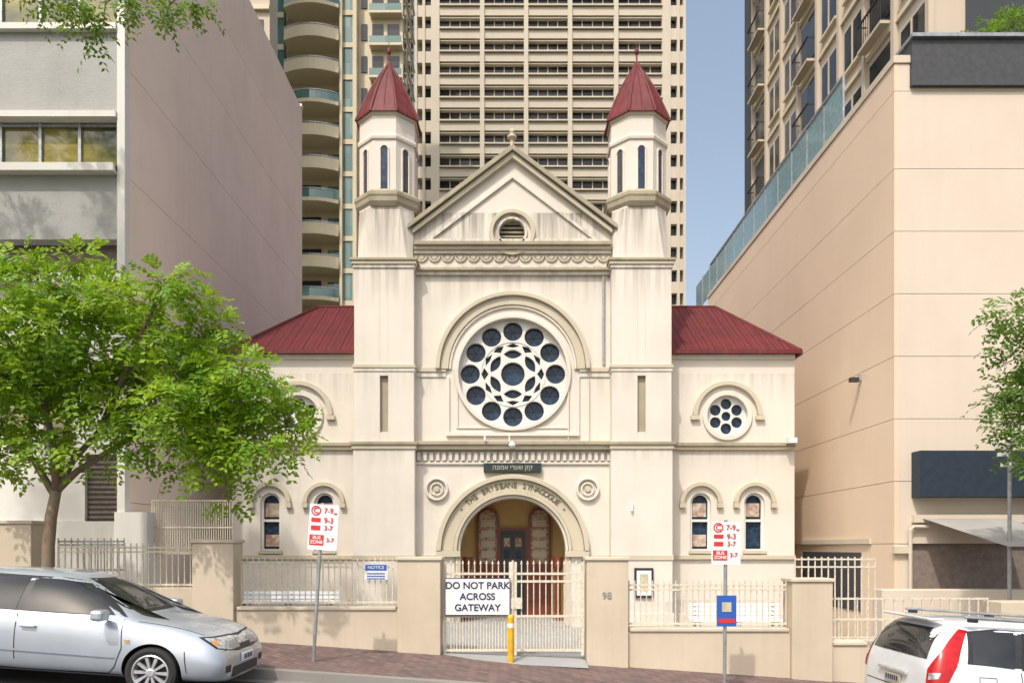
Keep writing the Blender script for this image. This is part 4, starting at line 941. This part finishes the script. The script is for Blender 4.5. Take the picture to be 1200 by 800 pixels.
for s_ in (-1, 1):
    panel('bonnet_side_gap', [(1.08, s_*.745, 3), (1.95, s_*.62, 3), (1.95, s_*.610, 3), (1.08, s_*.735, 3)], (0, 0, -1), M['seam'], 0.003)
    def hp_(t_, z): return (2.6-.80*t_, s_*(0.9+.6*t_)+0, z)
    panel('headlamp_surround', [hp_(-.50, .60), hp_(-.05, .565), hp_(.34, .64), hp_(.52, .775), hp_(.08, .77), hp_(-.40, .71)], (-.6, -s_*.8, 0), M['plastic'], 0.005, 6)
    panel('headlamp', [hp_(-.47, .61), hp_(-.05, .578), hp_(.31, .648), hp_(.46, .762), hp_(.08, .755), hp_(-.38, .70)], (-.6, -s_*.8, 0), M['lamp'], 0.010, 6)
    panel('lamp_reflector', [hp_(-.05, .61), hp_(.10, .61), hp_(.14, .70), hp_(-.02, .71)], (-.6, -s_*.8, 0), M['galv'], 0.014, 3)
    panel('lamp_indicator', [hp_(.28, .675), hp_(.33, .68), hp_(.39, .735), hp_(.31, .73)], (-.6, -s_*.8, 0), M['amber'], 0.014, 3)
    panel('fog_lamp', [(3, s_*.50, .33), (3, s_*.64, .33), (3, s_*.64, .42), (3, s_*.50, .42)], (-1, 0, 0), M['plastic'], 0.006, 3)
    rbox('door_mirror', e, (.74, s_*.98, 1.0), (.075, .11, .07), M['silver'], 0.04); rbox('mirror_stalk', e, (.74, s_*.87, .96), (.03, .05, .02), M['plastic'], 0.01)
    for hx in (-.16, -1.04): rbox('door_handle', e, (hx, s_*.893, .80), (.09, .02, .018), M['silver'], 0.012)
panel('upper_grille', [(3, -.34, .585), (3, .34, .585), (3, .40, .65), (3, -.40, .65)], (-1, 0, 0), M['plastic'], 0.008, 4)
panel('lower_intake', [(3, -.46, .25), (3, .46, .25), (3, .42, .38), (3, -.42, .38)], (-1, 0, 0), M['plastic'], 0.006, 4)
rbox('number_plate', e, (2.165, 0, .47), (.012, .19, .055), M['signwhite'], 0.003)
for i in range(5): rbox('plate_letter', e, (2.179, -.12+.06*i, .47), (.002, .016, .03), M['navy'], 0)
rbox('side_repeater', e, (1.02, -.890, .70), (.03, .006, .012), M['amber'], 0.004)
XC = -3.24-2.15-0.27; CY = 9.70
e.location = (XC, CY, -0.158-SL*XC-0.01); e.rotation_euler = (0, math.atan(SL), 0); e.scale = (1, 1, 0.965)
# --- SUV
st = [(-2.30, .50, .80, .86, .62, .72, .66, .5, 0), (-2.29, .36, .98, 1.06, .78, .84, .80, .64, 0), (-2.22, .30, 1.04, 1.32, .83, .88, .85, .70, 1), (-2.10, .28, 1.05, 1.56, .85, .89, .865, .66, 1), (-1.9, .26, 1.05, 1.62, .86, .89, .87, .66, 1),
      (-1.0, .26, 1.04, 1.655, .86, .895, .87, .66, 1), (-.2, .26, 1.03, 1.65, .86, .895, .87, .66, 1), (.35, .26, 1.03, 1.58, .86, .895, .87, .65, 1), (.75, .26, 1.02, 1.36, .86, .895, .87, .68, 1), (1.15, .26, 1.01, 1.10, .86, .895, .85, .70, 0),
      (1.6, .26, .97, 1.05, .86, .895, .82, .66, 0), (2.05, .26, .88, .96, .84, .88, .78, .6, 0), (2.26, .30, .72, .80, .76, .82, .7, .5, 0), (2.31, .36, .58, .64, .66, .7, .6, .4, 0)]
e, panel, side, seam = car('parked_suv', st, (-1.28, 1.34), 0.345, M['carwhite'])
side('window_rubber', [(1.05, 1.06), (.50, 1.46), (.1, 1.525), (-1.45, 1.535), (-1.80, 1.49), (-1.88, 1.12)], M['plastic'], 0.003, 7)
side('front_window', [(.92, 1.08), (.45, 1.44), (.05, 1.50), (-.25, 1.505), (-.25, 1.08)], M['carglass'], 0.008)
side('rear_window', [(-.33, 1.08), (-.33, 1.505), (-1.15, 1.51), (-1.25, 1.09)], M['carglass'], 0.008)
side('quarter_window', [(-1.33, 1.10), (-1.24, 1.51), (-1.62, 1.50), (-1.77, 1.45), (-1.82, 1.13)], M['carglass'], 0.008)
panel('windscreen', [(3, -.74, 1.14), (3, .74, 1.14), (3, .62, 1.54), (3, -.62, 1.54)], (-1, 0, 0), M['carglass'], 0.006, 8)
panel('rear_screen', [(-3, -.64, 1.13), (-3, .64, 1.13), (-3, .58, 1.50), (-3, -.58, 1.50)], (1, 0, 0), M['carglass'], 0.006, 8)
seam('door_gap', [(1.0, 1.02), (1.0, .5), (.85, .36), (-.29, .36), (-.29, 1.04)]); seam('rear_door_gap', [(-.29, .37), (-.86, .38), (-.98, .66), (-1.24, .86), (-1.26, 1.06)])
side('sill_cladding', [(.9, .30), (.9, .37), (-.85, .37), (-.85, .30)], M['plastic'], 0.01)
seam('fuel_flap', [(-1.75, .82), (-1.55, .82), (-1.55, .98), (-1.75, .98), (-1.75, .82)], 0.004)
panel('tailgate_gap', [(-3, -.70, .70), (-3, .70, .70), (-3, .70, .712), (-3, -.70, .712)], (1, 0, 0), M['seam'], 0.003)
for s_ in (-1, 1):
    dd = (.72, -s_*.69, 0)
    def tq(t_, z): return (-2.7+.69*t_, s_*(1.25+.72*t_), z)
    panel('tail_lamp', [tq(-.10, .84), tq(.14, .90), tq(.19, 1.10), tq(.15, 1.30), tq(.18, 1.50), tq(.10, 1.51), tq(.02, 1.25), tq(-.10, 1.02)], dd, M['redlens'], 0.012, 7)
    panel('tail_lamp_clear', [tq(-.07, .90), tq(.05, .93), tq(.06, 1.0), tq(-.07, .98)], dd, M['lamp'], 0.018, 3)
    rbox('roof_rail', e, (-.7, s_*.66, 1.655), (1.15, .022, .018), M['galv'], 0.015)
    for rx_ in (-1.75, -.7, .35): rbox('rail_foot', e, (rx_, s_*.66, 1.625), (.06, .02, .025), M['plastic'], 0.01)
    rbox('door_mirror', e, (.86, s_*1.0, 1.12), (.08, .12, .09), M['carwhite'], 0.04)
    for hx in (-.12, -1.08): rbox('door_handle', e, (hx, s_*.895, .93), (.10, .02, .02), M['carwhite'], 0.012)
panel('bumper_lower', [(-3, -.66, .36), (-3, .66, .36), (-3, .70, .50), (-3, -.70, .50)], (1, 0, 0), M['plastic'], 0.006, 4)
rbox('number_plate', e, (-2.315, 0, .80), (.012, .19, .055), M['gold'], 0.003)
for i in range(6): rbox('plate_letter', e, (-2.329, -.13+.052*i, .80), (.002, .015, .03), M['navy'], 0)
rbox('plate_garnish', e, (-2.325, 0, .90), (.015, .34, .02), M['alloy'], 0.008); rbox('rear_wiper', e, (-2.27, .12, 1.16), (.012, .22, .01), M['plastic'], 0.004); rbox('spoiler', e, (-2.12, 0, 1.60), (.10, .55, .018), M['carwhite'], 0.015)
XC = 4.97+2.30-0.13
e.location = (XC, 9.5, -0.158-SL*XC-0.04); e.rotation_euler = (0, math.atan(SL), 0)

# ------------------------------------------------------------------ light, sky, camera
az = Vector((-0.48, -1.0, 0)).normalized(); el = math.radians(54)
Sd = Vector((az.x*math.cos(el), az.y*math.cos(el), math.sin(el)))
sun = bpy.data.lights.new('sun', 'SUN'); sun.energy = 3.0; sun.angle = math.radians(1.0); sun.color = (1.0, 0.93, 0.84)
so = bpy.data.objects.new('sun', sun); col.objects.link(so); so.rotation_euler = (-Sd).to_track_quat('-Z', 'Y').to_euler()
w = bpy.data.worlds.new('World'); scene.world = w; w.use_nodes = True; nt = w.node_tree
sk = nt.nodes.new('ShaderNodeTexSky'); sk.sky_type = 'NISHITA'; sk.sun_disc = False; sk.sun_elevation = el; sk.sun_rotation = math.atan2(Sd.x, Sd.y); sk.dust_density = 5.0; sk.air_density = 1.4; sk.ozone_density = 0.8
hs = nt.nodes.new('ShaderNodeHueSaturation'); hs.inputs['Saturation'].default_value = 0.80; hs.inputs['Value'].default_value = 1.4
nt.links.new(sk.outputs[0], hs.inputs['Color']); nt.links.new(hs.outputs[0], nt.nodes['Background'].inputs[0]); nt.nodes['Background'].inputs[1].default_value = 0.15
cam = bpy.data.cameras.new('camera'); co = bpy.data.objects.new('camera', cam); col.objects.link(co)
co.location = (0, 0, EZ); co.rotation_euler = (math.pi/2, 0, 0); cam.sensor_width = 36; cam.lens = 36*F/1200; cam.shift_y = 0.2; cam.clip_end = 3000; cam.clip_start = 0.1
scene.camera = co
scene.view_settings.view_transform = 'Standard'; scene.view_settings.look = 'None'; scene.view_settings.exposure = 0
